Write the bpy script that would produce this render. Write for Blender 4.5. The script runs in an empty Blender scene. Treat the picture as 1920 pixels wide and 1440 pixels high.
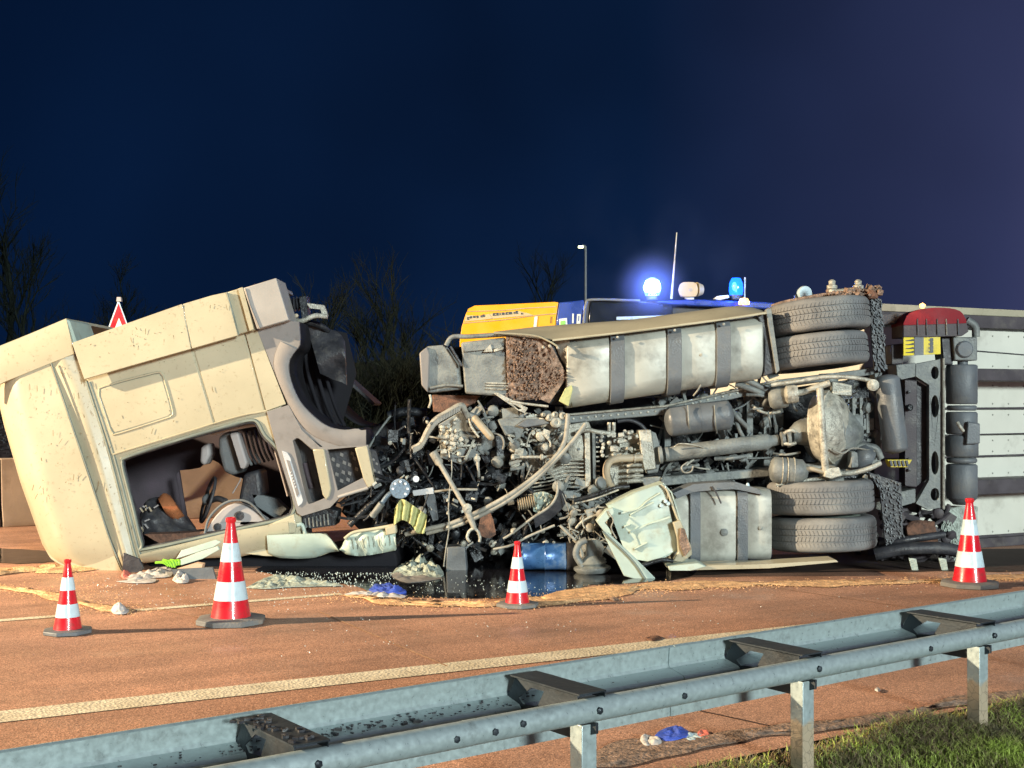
import bpy, bmesh, math, random
from mathutils import Vector, Matrix, noise
from mathutils.geometry import tessellate_polygon
R = math.radians
rnd = random.Random(7)
S = bpy.context.scene
COL = S.collection

# ------------------------------------------------------------------ camera, world, light
F, CH, HX, HY = 2360.0, 1.56, 960.0, 757.0          # focal length in photo pixels, eye height, principal point, horizon row
cam = bpy.data.cameras.new('camera'); camo = bpy.data.objects.new('camera', cam); COL.objects.link(camo)
cam.sensor_width = 36; cam.lens = F / 1920 * 36; cam.shift_y = (HY - 720) / 1920; cam.clip_start = .1; cam.clip_end = 800
camo.location = (0, 0, CH); camo.rotation_euler = (R(90), 0, 0); S.camera = camo
S.render.resolution_x, S.render.resolution_y = 1024, 768
S.render.engine = 'CYCLES'
S.cycles.use_denoising = True
S.cycles.max_bounces = 5; S.cycles.diffuse_bounces = 3; S.cycles.glossy_bounces = 3
S.cycles.sample_clamp_indirect = 4
S.view_settings.view_transform = 'Standard'; S.view_settings.look = 'None'
S.view_settings.exposure = .25; S.view_settings.gamma = 1; S.view_settings.use_curve_mapping = False

W = bpy.data.worlds.new('World'); S.world = W; W.use_nodes = True
wn = W.node_tree.nodes; wl = W.node_tree.links; wn.clear()
def wnode(t, **k):
    n = wn.new(t)
    for a, b in k.items(): setattr(n, a, b)
    return n
tc = wnode('ShaderNodeTexCoord'); sp = wnode('ShaderNodeSeparateXYZ'); wl.new(tc.outputs['Generated'], sp.inputs[0])
rx = wnode('ShaderNodeValToRGB')                    # glow of the floodlit site grows to the right
rx.color_ramp.elements[0].position = .30; rx.color_ramp.elements[0].color = (.0012, .0068, .027, 1)
rx.color_ramp.elements[1].position = .90; rx.color_ramp.elements[1].color = (.125, .100, .175, 1)
e = rx.color_ramp.elements.new(.55); e.color = (.0036, .0135, .047, 1)
e = rx.color_ramp.elements.new(.68); e.color = (.026, .033, .088, 1)
mx = wnode('ShaderNodeMath', operation='MULTIPLY_ADD'); mx.inputs[1].default_value = .5; mx.inputs[2].default_value = .5
wl.new(sp.outputs[0], mx.inputs[0]); wl.new(mx.outputs[0], rx.inputs[0])
nz = wnode('ShaderNodeTexNoise'); nz.inputs['Scale'].default_value = 2.6; nz.inputs['Detail'].default_value = 3
wl.new(tc.outputs['Generated'], nz.inputs['Vector'])
mr = wnode('ShaderNodeMapRange'); mr.inputs[1].default_value = .3; mr.inputs[2].default_value = .7; mr.inputs[3].default_value = .68; mr.inputs[4].default_value = 1.3
wl.new(nz.outputs[0], mr.inputs[0])
vm = wnode('ShaderNodeVectorMath', operation='SCALE'); wl.new(rx.outputs[0], vm.inputs[0]); wl.new(mr.outputs[0], vm.inputs['Scale'])
ze = wnode('ShaderNodeMapRange'); ze.inputs[1].default_value = 0; ze.inputs[2].default_value = .35; ze.inputs[3].default_value = .95; ze.inputs[4].default_value = .72
wl.new(sp.outputs[2], ze.inputs[0])
vm2 = wnode('ShaderNodeVectorMath', operation='SCALE'); wl.new(vm.outputs[0], vm2.inputs[0]); wl.new(ze.outputs[0], vm2.inputs['Scale'])
bg = wnode('ShaderNodeBackground'); bg.inputs['Strength'].default_value = 1.0
wl.new(vm2.outputs[0], bg.inputs[0])
wo = wnode('ShaderNodeOutputWorld'); wl.new(bg.outputs[0], wo.inputs[0])

sun = bpy.data.lights.new('work_light_front', 'SUN'); suno = bpy.data.objects.new('work_light_front', sun); COL.objects.link(suno)
sun.energy = 3.1; sun.angle = R(9); sun.color = (.88, 1.0, .97)
suno.rotation_euler = Vector((-.50, 1.0, -.24)).to_track_quat('-Z', 'Y').to_euler()
spot = bpy.data.lights.new('floodlight_left', 'SPOT'); spoto = bpy.data.objects.new('floodlight_left', spot); COL.objects.link(spoto)
spot.energy = 46000; spot.shadow_soft_size = .16; spot.color = (1.0, .77, .50); spot.spot_size = R(92); spot.spot_blend = .35
spoto.location = (-20.5, 5.2, 7.6)
spoto.rotation_euler = (Vector((3.0, 13.6, .3)) - spoto.location).to_track_quat('-Z', 'Y').to_euler()

# ------------------------------------------------------------------ helpers
def P(x, y, D): return Vector(((x - HX) * D / F, D, CH - (y - HY) * D / F))
def G(x, y, h=0.0): return P(x, y, (CH - h) * F / (y - HY))
WL = {}
def setp(o, label=None, cat=None, group=None, kind=None):
    if label: o['label'] = label
    if cat: o['category'] = cat
    if group: o['group'] = group
    if kind: o['kind'] = kind
    return o
def thing(name, loc, label, cat, group=None):
    o = bpy.data.objects.new(name, None); o.empty_display_size = .2; COL.objects.link(o); o.location = loc
    WL[o.name] = Vector(loc); return setp(o, label, cat, group)

def catmull(pts, k=5):
    pts = [Vector(p) for p in pts]
    if len(pts) < 3: return pts
    q = [pts[0] * 2 - pts[1]] + pts + [pts[-1] * 2 - pts[-2]]; out = []
    for i in range(1, len(q) - 2):
        for j in range(k):
            t = j / k; a, b, c, d = q[i-1], q[i], q[i+1], q[i+2]
            out.append(.5 * ((2*b) + (c-a)*t + (2*a-5*b+4*c-d)*t*t + (3*b-a-3*c+d)*t*t*t))
    out.append(pts[-1]); return out

class MB:
    def __init__(s): s.v = []; s.f = []; s.m = []
    def add(s, v, f, mi=0):
        n = len(s.v); s.v += [Vector(a) for a in v]; s.f += [tuple(i + n for i in g) for g in f]; s.m += [mi] * len(f); return s
    def box(s, c, size, rot=None, mi=0):
        c = Vector(c); hx, hy, hz = [a / 2 for a in size]; v = []
        for x in (-hx, hx):
            for y in (-hy, hy):
                for z in (-hz, hz):
                    p = Vector((x, y, z)); v.append(c + (rot @ p if rot else p))
        return s.add(v, [(0,1,3,2),(4,6,7,5),(0,4,5,1),(2,3,7,6),(0,2,6,4),(1,5,7,3)], mi)
    def beam(s, a, b, w, h, mi=0, up=None):
        a = Vector(a); b = Vector(b); d = b - a; L = d.length
        x = d.normalized(); u = Vector(up) if up else Vector((0,0,1))
        if abs(x.dot(u)) > .95: u = Vector((0,1,0))
        y = u.cross(x).normalized(); z = x.cross(y)
        return s.box((a+b)/2, (L, w, h), Matrix((x, y, z)).transposed(), mi)
    def tube(s, pts, r, n=8, k=0, mi=0, caps=True):
        pts = catmull(pts, k) if k else [Vector(p) for p in pts]
        rs = r if isinstance(r, (list, tuple)) else [r] * len(pts)
        if len(rs) != len(pts): rs = [rs[min(len(rs)-1, int(i*len(rs)/len(pts)))] for i in range(len(pts))]
        v = []; f = []; prev = None
        for i, p in enumerate(pts):
            t = (pts[min(i+1, len(pts)-1)] - pts[max(i-1, 0)])
            t = t.normalized() if t.length > 1e-9 else Vector((1,0,0))
            if prev is None:
                prev = t.orthogonal().normalized()
            u = (prev - t * prev.dot(t))
            u = u.normalized() if u.length > 1e-6 else t.orthogonal().normalized()
            w = t.cross(u); prev = u
            for j in range(n):
                a = 2*math.pi*j/n; v.append(p + (u*math.cos(a) + w*math.sin(a)) * rs[i])
        for i in range(len(pts)-1):
            for j in range(n): f.append((i*n+j, i*n+(j+1)%n, (i+1)*n+(j+1)%n, (i+1)*n+j))
        if caps:
            f.append(tuple(range(n))[::-1]); f.append(tuple((len(pts)-1)*n + j for j in range(n)))
        return s.add(v, f, mi)
    def lathe(s, prof, o, axis=(0,0,1), n=24, mi=0):
        o = Vector(o); a = Vector(axis).normalized(); u = a.orthogonal().normalized(); w = a.cross(u); v = []; f = []
        for (r, z) in prof:
            for j in range(n):
                t = 2*math.pi*j/n; v.append(o + a*z + (u*math.cos(t) + w*math.sin(t)) * max(r, 1e-4))
        for i in range(len(prof)-1):
            for j in range(n): f.append((i*n+j, i*n+(j+1)%n, (i+1)*n+(j+1)%n, (i+1)*n+j))
        f.append(tuple(range(n))[::-1]); f.append(tuple((len(prof)-1)*n + j for j in range(n)))
        return s.add(v, f, mi)
    def solid(s, loops, off, mi=0):
        """loops: list of 3D outlines (first outer, others holes); off: extrusion vector"""
        loops = [[Vector(p) for p in l] for l in loops]; off = Vector(off)
        tri = tessellate_polygon(loops); flat = [p for l in loops for p in l]; n = len(flat)
        f = [tuple(t) for t in tri] + [tuple(i + n for i in t)[::-1] for t in tri]; b = 0
        for l in loops:
            m = len(l)
            for i in range(m): f.append((b+i, b+(i+1)%m, n+b+(i+1)%m, n+b+i))
            b += m
        return s.add(flat + [p + off for p in flat], f, mi)
    def slab(s, poly, d0, d1, holes=(), mi=0):
        """front outline given at distance d0, straight thickness back to d1"""
        loops = [[P(x, y, d0) for x, y in l] for l in [poly] + list(holes)]
        return s.solid(loops, (0, d1 - d0, 0), mi)
    def ribbon(s, line, d0, d1, t=.03, mi=0, closed=False):
        """an edge-on skin: px polyline at distance d0 carried back to d1"""
        a = [P(x, y, d0) for x, y in line]; n = len(a); v = []; f = []
        for i, p in enumerate(a):
            q0 = a[max(i-1,0)]; q1 = a[min(i+1,n-1)]; d = (q1-q0); nn = Vector((-d.z, 0, d.x)).normalized() * t
            v += [p, p + Vector((0,d1-d0,0)), p + nn, p + nn + Vector((0,d1-d0,0))]
        for i in range(n-1):
            b = 4*i; f += [(b,b+1,b+5,b+4),(b+2,b+6,b+7,b+3),(b,b+4,b+6,b+2),(b+1,b+3,b+7,b+5)]
        f += [(0,2,3,1),(4*n-4,4*n-3,4*n-1,4*n-2)]
        return s.add(v, f, mi)
    def curved(s, A, B, dfun, nu=12, nv=16, t=.04, mi=0):
        def res(L, n):
            L = [Vector((a[0], a[1], 0)) for a in L]; seg = [(L[i+1]-L[i]).length for i in range(len(L)-1)]; tot = sum(seg); out = []
            for k in range(n+1):
                d = tot*k/n; i = 0
                while i < len(seg)-1 and d > seg[i]: d -= seg[i]; i += 1
                out.append(L[i].lerp(L[i+1], min(1, d/max(seg[i],1e-6))))
            return out
        a = res(A, nv); b = res(B, nv); v = []; f = []
        for side in (0, 1):
            for j in range(nv+1):
                for i in range(nu+1):
                    q = a[j].lerp(b[j], i/nu); v.append(P(q.x, q.y, dfun(i/nu, j/nv)) + Vector((0, side*t, 0)))
        m = (nu+1)*(nv+1); w = nu+1
        for j in range(nv):
            for i in range(nu):
                k = j*w+i; f += [(k,k+1,k+w+1,k+w), (m+k,m+k+w,m+k+w+1,m+k+1)]
        for i in range(nu): f += [(i,m+i,m+i+1,i+1), (nv*w+i,nv*w+i+1,m+nv*w+i+1,m+nv*w+i)]
        for j in range(nv): f += [(j*w,(j+1)*w,m+(j+1)*w,m+j*w), (j*w+nu,m+j*w+nu,m+(j+1)*w+nu,(j+1)*w+nu)]
        return s.add(v, f, mi)
    def obj(s, name, mats, parent=None, bevel=0, smooth=40, fix=True, seg=2, kind=None, label=None):
        wlc = WL[parent.name] if parent is not None else Vector((0,0,0))
        me = bpy.data.meshes.new(name); me.from_pydata([v - wlc for v in s.v], [], s.f)
        if not isinstance(mats, (list, tuple)): mats = [mats]
        for m in mats: me.materials.append(m)
        if len(mats) > 1: me.polygons.foreach_set('material_index', s.m)
        if fix:
            bm = bmesh.new(); bm.from_mesh(me); bmesh.ops.recalc_face_normals(bm, faces=bm.faces); bm.to_mesh(me); bm.free()
        if smooth:
            me.polygons.foreach_set('use_smooth', [True]*len(me.polygons)); me.set_sharp_from_angle(angle=R(smooth))
        me.update(); o = bpy.data.objects.new(name, me); COL.objects.link(o)
        WL[o.name] = wlc.copy() if parent is not None else Vector((0,0,0))
        if parent is not None: o.parent = parent
        if bevel:
            b = o.modifiers.new('bevel', 'BEVEL'); b.width = bevel; b.segments = seg; b.limit_method = 'ANGLE'; b.angle_limit = R(35)
        if kind: o['kind'] = kind
        if label: o['label'] = label
        return o
    def one(s, name, mats, label, cat, base=None, group=None, **k):
        """a whole thing as a single mesh with its origin at its base"""
        if base is None:
            xs = [v.x for v in s.v]; ys = [v.y for v in s.v]; zs = [v.z for v in s.v]
            base = Vector(((min(xs)+max(xs))/2, (min(ys)+max(ys))/2, min(zs)))
        base = Vector(base); s.v = [v - base for v in s.v]
        o = s.obj(name, mats, **k); o.location = base; WL[o.name] = base; return setp(o, label, cat, group)

# ------------------------------------------------------------------ materials
def mat(name, base, rough=.5, metal=0.0, var=.18, vs=4.0, dirt=None, da=.0, ds=6.0, bump=.15, bs=60.0, spec=.5, trans=0, emit=None, es=0, coat=0, detail=6, rv=.15):
    m = bpy.data.materials.new(name); m.use_nodes = True; nt = m.node_tree; N = nt.nodes; L = nt.links
    b = N['Principled BSDF']; b.inputs['Metallic'].default_value = metal; b.inputs['Specular IOR Level'].default_value = spec
    b.inputs['Transmission Weight'].default_value = trans; b.inputs['Coat Weight'].default_value = coat
    t = N.new('ShaderNodeTexCoord'); n1 = N.new('ShaderNodeTexNoise'); n1.inputs['Scale'].default_value = vs; n1.inputs['Detail'].default_value = detail
    L.new(t.outputs['Object'], n1.inputs['Vector'])
    m1 = N.new('ShaderNodeMapRange'); m1.inputs[1].default_value = .3; m1.inputs[2].default_value = .7; m1.inputs[3].default_value = 1-var; m1.inputs[4].default_value = 1+var
    L.new(n1.outputs[0], m1.inputs[0])
    sc = N.new('ShaderNodeVectorMath'); sc.operation = 'SCALE'; sc.inputs[0].default_value = base[:3]; L.new(m1.outputs[0], sc.inputs['Scale'])
    colr = sc.outputs[0]
    if dirt:
        n2 = N.new('ShaderNodeTexNoise'); n2.inputs['Scale'].default_value = ds; n2.inputs['Detail'].default_value = 8; n2.inputs['Roughness'].default_value = .65
        L.new(t.outputs['Object'], n2.inputs['Vector'])
        r2 = N.new('ShaderNodeMapRange'); r2.inputs[1].default_value = .62 - da*.35; r2.inputs[2].default_value = .72 - da*.12; r2.inputs[3].default_value = 0; r2.inputs[4].default_value = min(1, .55+da*.5)
        L.new(n2.outputs[0], r2.inputs[0])
        mxn = N.new('ShaderNodeMix'); mxn.data_type = 'RGBA'; mxn.inputs[7].default_value = (*dirt[:3], 1); L.new(colr, mxn.inputs[6]); L.new(r2.outputs[0], mxn.inputs[0]); colr = mxn.outputs[2]
    L.new(colr, b.inputs['Base Color'])
    m3 = N.new('ShaderNodeMapRange'); m3.inputs[1].default_value = .3; m3.inputs[2].default_value = .7; m3.inputs[3].default_value = max(.02, rough-rv); m3.inputs[4].default_value = min(1, rough+rv)
    L.new(n1.outputs[0], m3.inputs[0]); L.new(m3.outputs[0], b.inputs['Roughness'])
    if bump:
        n3 = N.new('ShaderNodeTexNoise'); n3.inputs['Scale'].default_value = bs; n3.inputs['Detail'].default_value = 4; L.new(t.outputs['Object'], n3.inputs['Vector'])
        bp = N.new('ShaderNodeBump'); bp.inputs['Strength'].default_value = bump; bp.inputs['Distance'].default_value = .02; L.new(n3.outputs[0], bp.inputs['Height']); L.new(bp.outputs[0], b.inputs['Normal'])
    if emit: b.inputs['Emission Color'].default_value = (*emit, 1); b.inputs['Emission Strength'].default_value = es
    return m
M = {}
M['cream'] = mat('cream_paint', (.40,.37,.265), .42, var=.12, vs=1.3, dirt=(.24,.20,.13), da=.13, ds=24, bump=.04, bs=8, coat=.15)
M['pale'] = mat('pale_green_paint', (.43,.52,.46), .5, var=.10, vs=4, dirt=(.34,.34,.26), da=.3, ds=7, bump=.10, bs=9)
M['clad'] = mat('grey_plastic_cladding', (.205,.195,.19), .6, var=.08, vs=5, dirt=(.13,.12,.11), da=.25, ds=6, bump=.08, bs=90)
M['clad_light'] = mat('light_grey_panel', (.32,.31,.295), .5, var=.06, dirt=(.3,.28,.25), da=.15, bump=.04)
M['black'] = mat('black_plastic', (.034,.035,.042), .5, var=.35, vs=7, dirt=(.10,.095,.09), da=.25, ds=9, bump=.3, bs=40)
M['liner'] = mat('matt_black_liner', (.014,.014,.018), .8, spec=.15, var=.3, bump=.1)
M['dark'] = mat('near_black_metal', (.016,.019,.024), .40, metal=.2, var=.5, vs=9, dirt=(.06,.065,.065), da=.22, ds=11, bump=.5, bs=35)  # near-black base, kept low so the torn zone reads as voids
M['grey'] = mat('dusty_chassis_metal', (.17,.185,.185), .6, metal=.15, var=.4, vs=6, dirt=(.27,.285,.26), da=.45, ds=8, bump=.35, bs=45)
M['lgrey'] = mat('light_cast_metal', (.44,.43,.37), .5, metal=.25, var=.30, vs=12, dirt=(.10,.095,.085), da=.35, ds=16, bump=.5, bs=60)
M['tank'] = mat('dirty_aluminium_tank', (.40,.405,.36), .48, metal=.15, var=.16, vs=2.5, dirt=(.15,.145,.125), da=.38, ds=3.2, bump=.10, bs=14)
M['strap'] = mat('rubber_strap', (.115,.13,.145), .5, var=.25, dirt=(.17,.17,.16), da=.3, bump=.2)
M['tyre'] = mat('dusty_tyre_rubber', (.15,.155,.16), .8, var=.3, vs=3.0, dirt=(.27,.265,.25), da=.5, ds=2.5, bump=.25, bs=70)
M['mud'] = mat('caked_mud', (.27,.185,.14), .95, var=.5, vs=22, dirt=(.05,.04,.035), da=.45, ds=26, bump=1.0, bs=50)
M['mudl'] = mat('fibre_lit_tone', (.42,.27,.19), .95, var=.5, vs=22, dirt=(.10,.07,.05), da=.4, ds=26, bump=1.0, bs=50)  # paler copy of the mud, the lit side put into its colour
M['rust'] = mat('rust_brown', (.17,.085,.055), .85, var=.4, vs=18, dirt=(.05,.035,.03), da=.4, ds=14, bump=.6, bs=60)
M['steel'] = mat('galvanised_steel', (.37,.45,.46), .40, metal=.3, var=.10, vs=45, dirt=(.17,.19,.19), da=.10, ds=9, bump=.03, bs=25)
def post_mat():  # cracked tan colour below, plain steel above, split by height with noise
    m = M['steel'].copy(); m.name = 'post_steel_tan_below'; N = m.node_tree.nodes; L = m.node_tree.links; b = N['Principled BSDF']; src = b.inputs['Base Color'].links[0].from_socket
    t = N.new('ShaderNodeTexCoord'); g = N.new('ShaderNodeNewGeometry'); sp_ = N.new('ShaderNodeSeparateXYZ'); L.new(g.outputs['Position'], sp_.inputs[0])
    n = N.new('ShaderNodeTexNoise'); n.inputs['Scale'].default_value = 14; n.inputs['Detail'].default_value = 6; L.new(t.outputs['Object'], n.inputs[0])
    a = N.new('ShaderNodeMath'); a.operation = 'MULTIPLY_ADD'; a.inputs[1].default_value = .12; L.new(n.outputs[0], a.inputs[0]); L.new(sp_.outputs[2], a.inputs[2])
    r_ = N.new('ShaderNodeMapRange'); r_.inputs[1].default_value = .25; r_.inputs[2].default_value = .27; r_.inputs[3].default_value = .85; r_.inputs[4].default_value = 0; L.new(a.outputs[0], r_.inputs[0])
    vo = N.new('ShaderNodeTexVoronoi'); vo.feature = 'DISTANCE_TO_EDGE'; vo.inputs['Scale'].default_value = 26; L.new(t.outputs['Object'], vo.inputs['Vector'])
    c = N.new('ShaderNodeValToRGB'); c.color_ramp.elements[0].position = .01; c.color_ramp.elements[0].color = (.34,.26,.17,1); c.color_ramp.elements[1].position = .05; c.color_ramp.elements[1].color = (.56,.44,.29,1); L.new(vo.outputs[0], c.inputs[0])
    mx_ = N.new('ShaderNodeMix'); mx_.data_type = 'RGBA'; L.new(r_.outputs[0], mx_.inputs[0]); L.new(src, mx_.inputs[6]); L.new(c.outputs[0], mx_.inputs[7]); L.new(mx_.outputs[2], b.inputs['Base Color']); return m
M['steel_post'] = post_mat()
M['steel_shaded'] = mat('galvanised_steel_shaded', (.035,.045,.055), .5, metal=.4, var=.3, vs=8, dirt=(.05,.05,.05), da=.3, bump=.1)  # galvanised steel darkened, shade of the brackets put into the colour
M['red'] = mat('cone_red', (.60,.010,.022), .35, var=.10, dirt=(.26,.04,.03), da=.28, ds=14, bump=.04, coat=.3)
M['white'] = mat('cone_reflective_white', (.50,.64,.71), .35, var=.08, vs=16, dirt=(.30,.34,.35), da=.26, bump=.02)
M['base'] = mat('cone_base_rubber', (.16,.165,.165), .8, var=.2, dirt=(.30,.22,.15), da=.25, bump=.3)
M['conc'] = mat('barrier_concrete', (.34,.27,.21), .9, var=.15, vs=3, dirt=(.20,.15,.11), da=.3, ds=2.5, bump=.08, bs=30)
M['plum'] = mat('dark_interior_trim', (.05,.038,.05), .7, var=.3, bump=.1)
M['igrey'] = mat('interior_grey_plastic', (.33,.31,.31), .6, var=.1, bump=.06)
M['seat'] = mat('seat_fabric', (.13,.145,.155), .8, var=.2, bump=.4, bs=120)
M['ibeige'] = mat('beige_interior_panel', (.58,.40,.27), .8, var=.1, bump=.1)
M['yellow'] = mat('yellow_paint', (.80,.345,.003), .4, var=.03, bump=.02)
M['blue'] = mat('blue_paint', (.022,.052,.26), .35, var=.10, bump=.02, coat=.3)
M['glass'] = mat('tinted_glass', (.012,.016,.022), .12, var=.1, bump=0, coat=.3)
M['plate'] = mat('white_sticker', (.62,.64,.58), .5, var=.05, bump=0)
M['green'] = mat('green_print', (.22,.55,.10), .5, var=.1, bump=0)
M['tprint'] = mat('dark_print', (.035,.045,.06), .5, var=.15, bump=0)
M['horn'] = mat('beige_speaker_plastic', (.50,.38,.20), .5, var=.05, bump=.02)
M['trail'] = mat('trailer_floor_panel', (.60,.60,.53), .55, var=.06, vs=2, dirt=(.36,.35,.30), da=.2, ds=2.5, bump=.04)
M['tbeam'] = mat('trailer_beam_paint', (.060,.052,.060), .6, var=.3, dirt=(.12,.11,.10), da=.3, bump=.2)
M['hazard'] = mat('hazard_yellow', (.70,.56,.02), .5, var=.15, dirt=(.2,.15,.03), da=.2, bump=.02)
M['redlamp'] = mat('red_lamp_plastic', (.20,.010,.018), .5, spec=.15, var=.15, bump=.03)
M['twig'] = mat('bare_twig_bark', (.009,.012,.010), .95, spec=.02, var=.3, bump=.2)
M['hub'] = mat('blue_grey_hub', (.13,.18,.24), .5, metal=.3, var=.3, dirt=(.3,.33,.36), da=.3, bump=.3)
M['barrel'] = mat('blue_drum_paint', (.045,.13,.32), .35, metal=.2, var=.3, vs=7, dirt=(.30,.40,.50), da=.28, ds=5, bump=.2, bs=10)
M['cloth'] = mat('yellow_green_cloth', (.42,.43,.20), .8, var=.25, vs=9, bump=.5, bs=20)
M['paper'] = mat('crumpled_paper', (.50,.48,.47), .8, var=.10, bump=.4, bs=18)
M['foil'] = mat('crumpled_pale_plastic', (.36,.42,.37), .5, var=.35, vs=18, dirt=(.12,.12,.10), da=.35, ds=20, bump=.8, bs=30)
M['glove'] = mat('blue_rubber', (.05,.10,.50), .5, var=.2, bump=.4)
M['lime'] = mat('green_plastic_strip', (.20,.50,.03), .5, var=.2, bump=.1)
M['pink'] = mat('pink_plastic', (.65,.18,.14), .5, var=.2, bump=.2)
M['cable'] = mat('dusty_cable_sheath', (.30,.29,.25), .6, var=.3, dirt=(.06,.06,.06), da=.3, ds=20, bump=.2)
M['pipe'] = mat('tan_coolant_pipe', (.42,.35,.25), .5, var=.12, dirt=(.2,.17,.12), da=.2, bump=.1)
M['badge'] = mat('brushed_sill_plate', (.62,.66,.70), .35, metal=.3, var=.05, bump=0)
M['speck'] = mat('dark_scuff', (.17,.135,.08), .9, var=.3, bump=0)
M['sand'] = mat('oil_binder_sand', (.72,.44,.22), .95, var=.4, vs=20, dirt=(.34,.18,.10), da=.42, ds=7, bump=.8, bs=60)
M['glassbits'] = mat('broken_glass', (.62,.72,.70), .2, var=.3, bump=0)
M['seal'] = mat('grey_green_door_seal', (.16,.19,.17), .6, var=.15, bump=.05)

def ground_mat(name, c1, c2, grain=(.5, 1.5), gs=260, rough=.75, bump=.6, ps=.6, wet=None, streak=False):
    m = bpy.data.materials.new(name); m.use_nodes = True; nt = m.node_tree; N = nt.nodes; L = nt.links; b = N['Principled BSDF']
    t = N.new('ShaderNodeTexCoord')
    n1 = N.new('ShaderNodeTexNoise'); n1.inputs['Scale'].default_value = ps; n1.inputs['Detail'].default_value = 7; n1.inputs['Roughness'].default_value = .62; L.new(t.outputs['Object'], n1.inputs['Vector'])
    mx = N.new('ShaderNodeMix'); mx.data_type = 'RGBA'; mx.inputs[6].default_value = (*c1, 1); mx.inputs[7].default_value = (*c2, 1)
    r = N.new('ShaderNodeMapRange'); r.inputs[1].default_value = .36; r.inputs[2].default_value = .66; L.new(n1.outputs[0], r.inputs[0]); L.new(r.outputs[0], mx.inputs[0])
    n2 = N.new('ShaderNodeTexNoise'); n2.inputs['Scale'].default_value = gs; n2.inputs['Detail'].default_value = 2; L.new(t.outputs['Object'], n2.inputs['Vector'])
    v2 = N.new('ShaderNodeTexVoronoi'); v2.inputs['Scale'].default_value = gs*.45; L.new(t.outputs['Object'], v2.inputs['Vector'])
    r2 = N.new('ShaderNodeMapRange'); r2.inputs[1].default_value = .35; r2.inputs[2].default_value = .65; r2.inputs[3].default_value = grain[0]; r2.inputs[4].default_value = grain[1]; L.new(n2.outputs[0], r2.inputs[0])
    sc = N.new('ShaderNodeVectorMath'); sc.operation = 'SCALE'; L.new(mx.outputs[2], sc.inputs[0]); L.new(r2.outputs[0], sc.inputs['Scale'])
    outc = sc.outputs[0]
    if streak:                                      # wear along the lanes, patches and darker stains
        mp = N.new('ShaderNodeMapping'); mp.inputs['Rotation'].default_value = (0, 0, -math.atan2(F, 4340)); L.new(t.outputs['Object'], mp.inputs[0])
        mp2 = N.new('ShaderNodeMapping'); mp2.inputs['Scale'].default_value = (.40, 1.5, 1); L.new(mp.outputs[0], mp2.inputs[0])
        ns = N.new('ShaderNodeTexNoise'); ns.inputs['Scale'].default_value = 1.5; ns.inputs['Detail'].default_value = 6; ns.inputs['Roughness'].default_value = .6; L.new(mp2.outputs[0], ns.inputs[0])
        rs = N.new('ShaderNodeMapRange'); rs.inputs[1].default_value = .3; rs.inputs[2].default_value = .66; rs.inputs[3].default_value = .68; rs.inputs[4].default_value = 1.12; L.new(ns.outputs[0], rs.inputs[0])
        s2 = N.new('ShaderNodeVectorMath'); s2.operation = 'SCALE'; L.new(outc, s2.inputs[0]); L.new(rs.outputs[0], s2.inputs['Scale'])
        vo = N.new('ShaderNodeTexVoronoi'); vo.inputs['Scale'].default_value = 95; L.new(t.outputs['Object'], vo.inputs['Vector'])
        rv_ = N.new('ShaderNodeMapRange'); rv_.inputs[1].default_value = .0; rv_.inputs[2].default_value = 1; rv_.inputs[3].default_value = .70; rv_.inputs[4].default_value = 1.35; sx = N.new('ShaderNodeSeparateColor'); L.new(vo.outputs['Color'], sx.inputs[0]); L.new(sx.outputs[0], rv_.inputs[0])
        s3 = N.new('ShaderNodeVectorMath'); s3.operation = 'SCALE'; L.new(s2.outputs[0], s3.inputs[0]); L.new(rv_.outputs[0], s3.inputs['Scale']); outc = s3.outputs[0]
    L.new(outc, b.inputs['Base Color']); b.inputs['Roughness'].default_value = rough; b.inputs['Specular IOR Level'].default_value = .35
    bp = N.new('ShaderNodeBump'); bp.inputs['Strength'].default_value = bump; bp.inputs['Distance'].default_value = .006; L.new(v2.outputs['Distance'], bp.inputs['Height']); L.new(bp.outputs[0], b.inputs['Normal'])
    if wet:
        n3 = N.new('ShaderNodeTexNoise'); n3.inputs['Scale'].default_value = 1.1; n3.inputs['Detail'].default_value = 5; L.new(t.outputs['Object'], n3.inputs['Vector'])
        r3 = N.new('ShaderNodeMapRange'); r3.inputs[1].default_value = .45; r3.inputs[2].default_value = .6; r3.inputs[3].default_value = rough; r3.inputs[4].default_value = wet; L.new(n3.outputs[0], r3.inputs[0]); L.new(r3.outputs[0], b.inputs['Roughness'])
    return m
M['road'] = ground_mat('red_brown_asphalt', (.52,.282,.185), (.33,.192,.135), (.42, 1.58), 140, .72, .22, .45, wet=.42, streak=True)
M['line'] = ground_mat('worn_road_paint', (.74,.69,.54), (.56,.50,.37), (.75, 1.2), 120, .7, .7, 3)
M['joint'] = ground_mat('joint_filler', (.50,.30,.18), (.38,.22,.13), (.8, 1.2), 120, .7, .5, 3)
M['crack'] = ground_mat('dark_joint', (.045,.025,.018), (.03,.018,.014), (.8, 1.2), 120, .8, .5, 3)
M['verge'] = ground_mat('verge_soil', (.060,.055,.022), (.10,.07,.045), (.5, 1.5), 90, .95, 1, 1.6)
def ground_low(*a, **k):
    m = ground_mat(*a, **k); m.node_tree.nodes['Principled BSDF'].inputs['Specular IOR Level'].default_value = .02; return m
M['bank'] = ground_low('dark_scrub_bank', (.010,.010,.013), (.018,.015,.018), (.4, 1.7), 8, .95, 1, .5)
M['oil'] = mat('black_oil_water', (.010,.010,.013), .10, var=.4, vs=3, bump=.12, bs=5, spec=.8, rv=.05)

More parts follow.
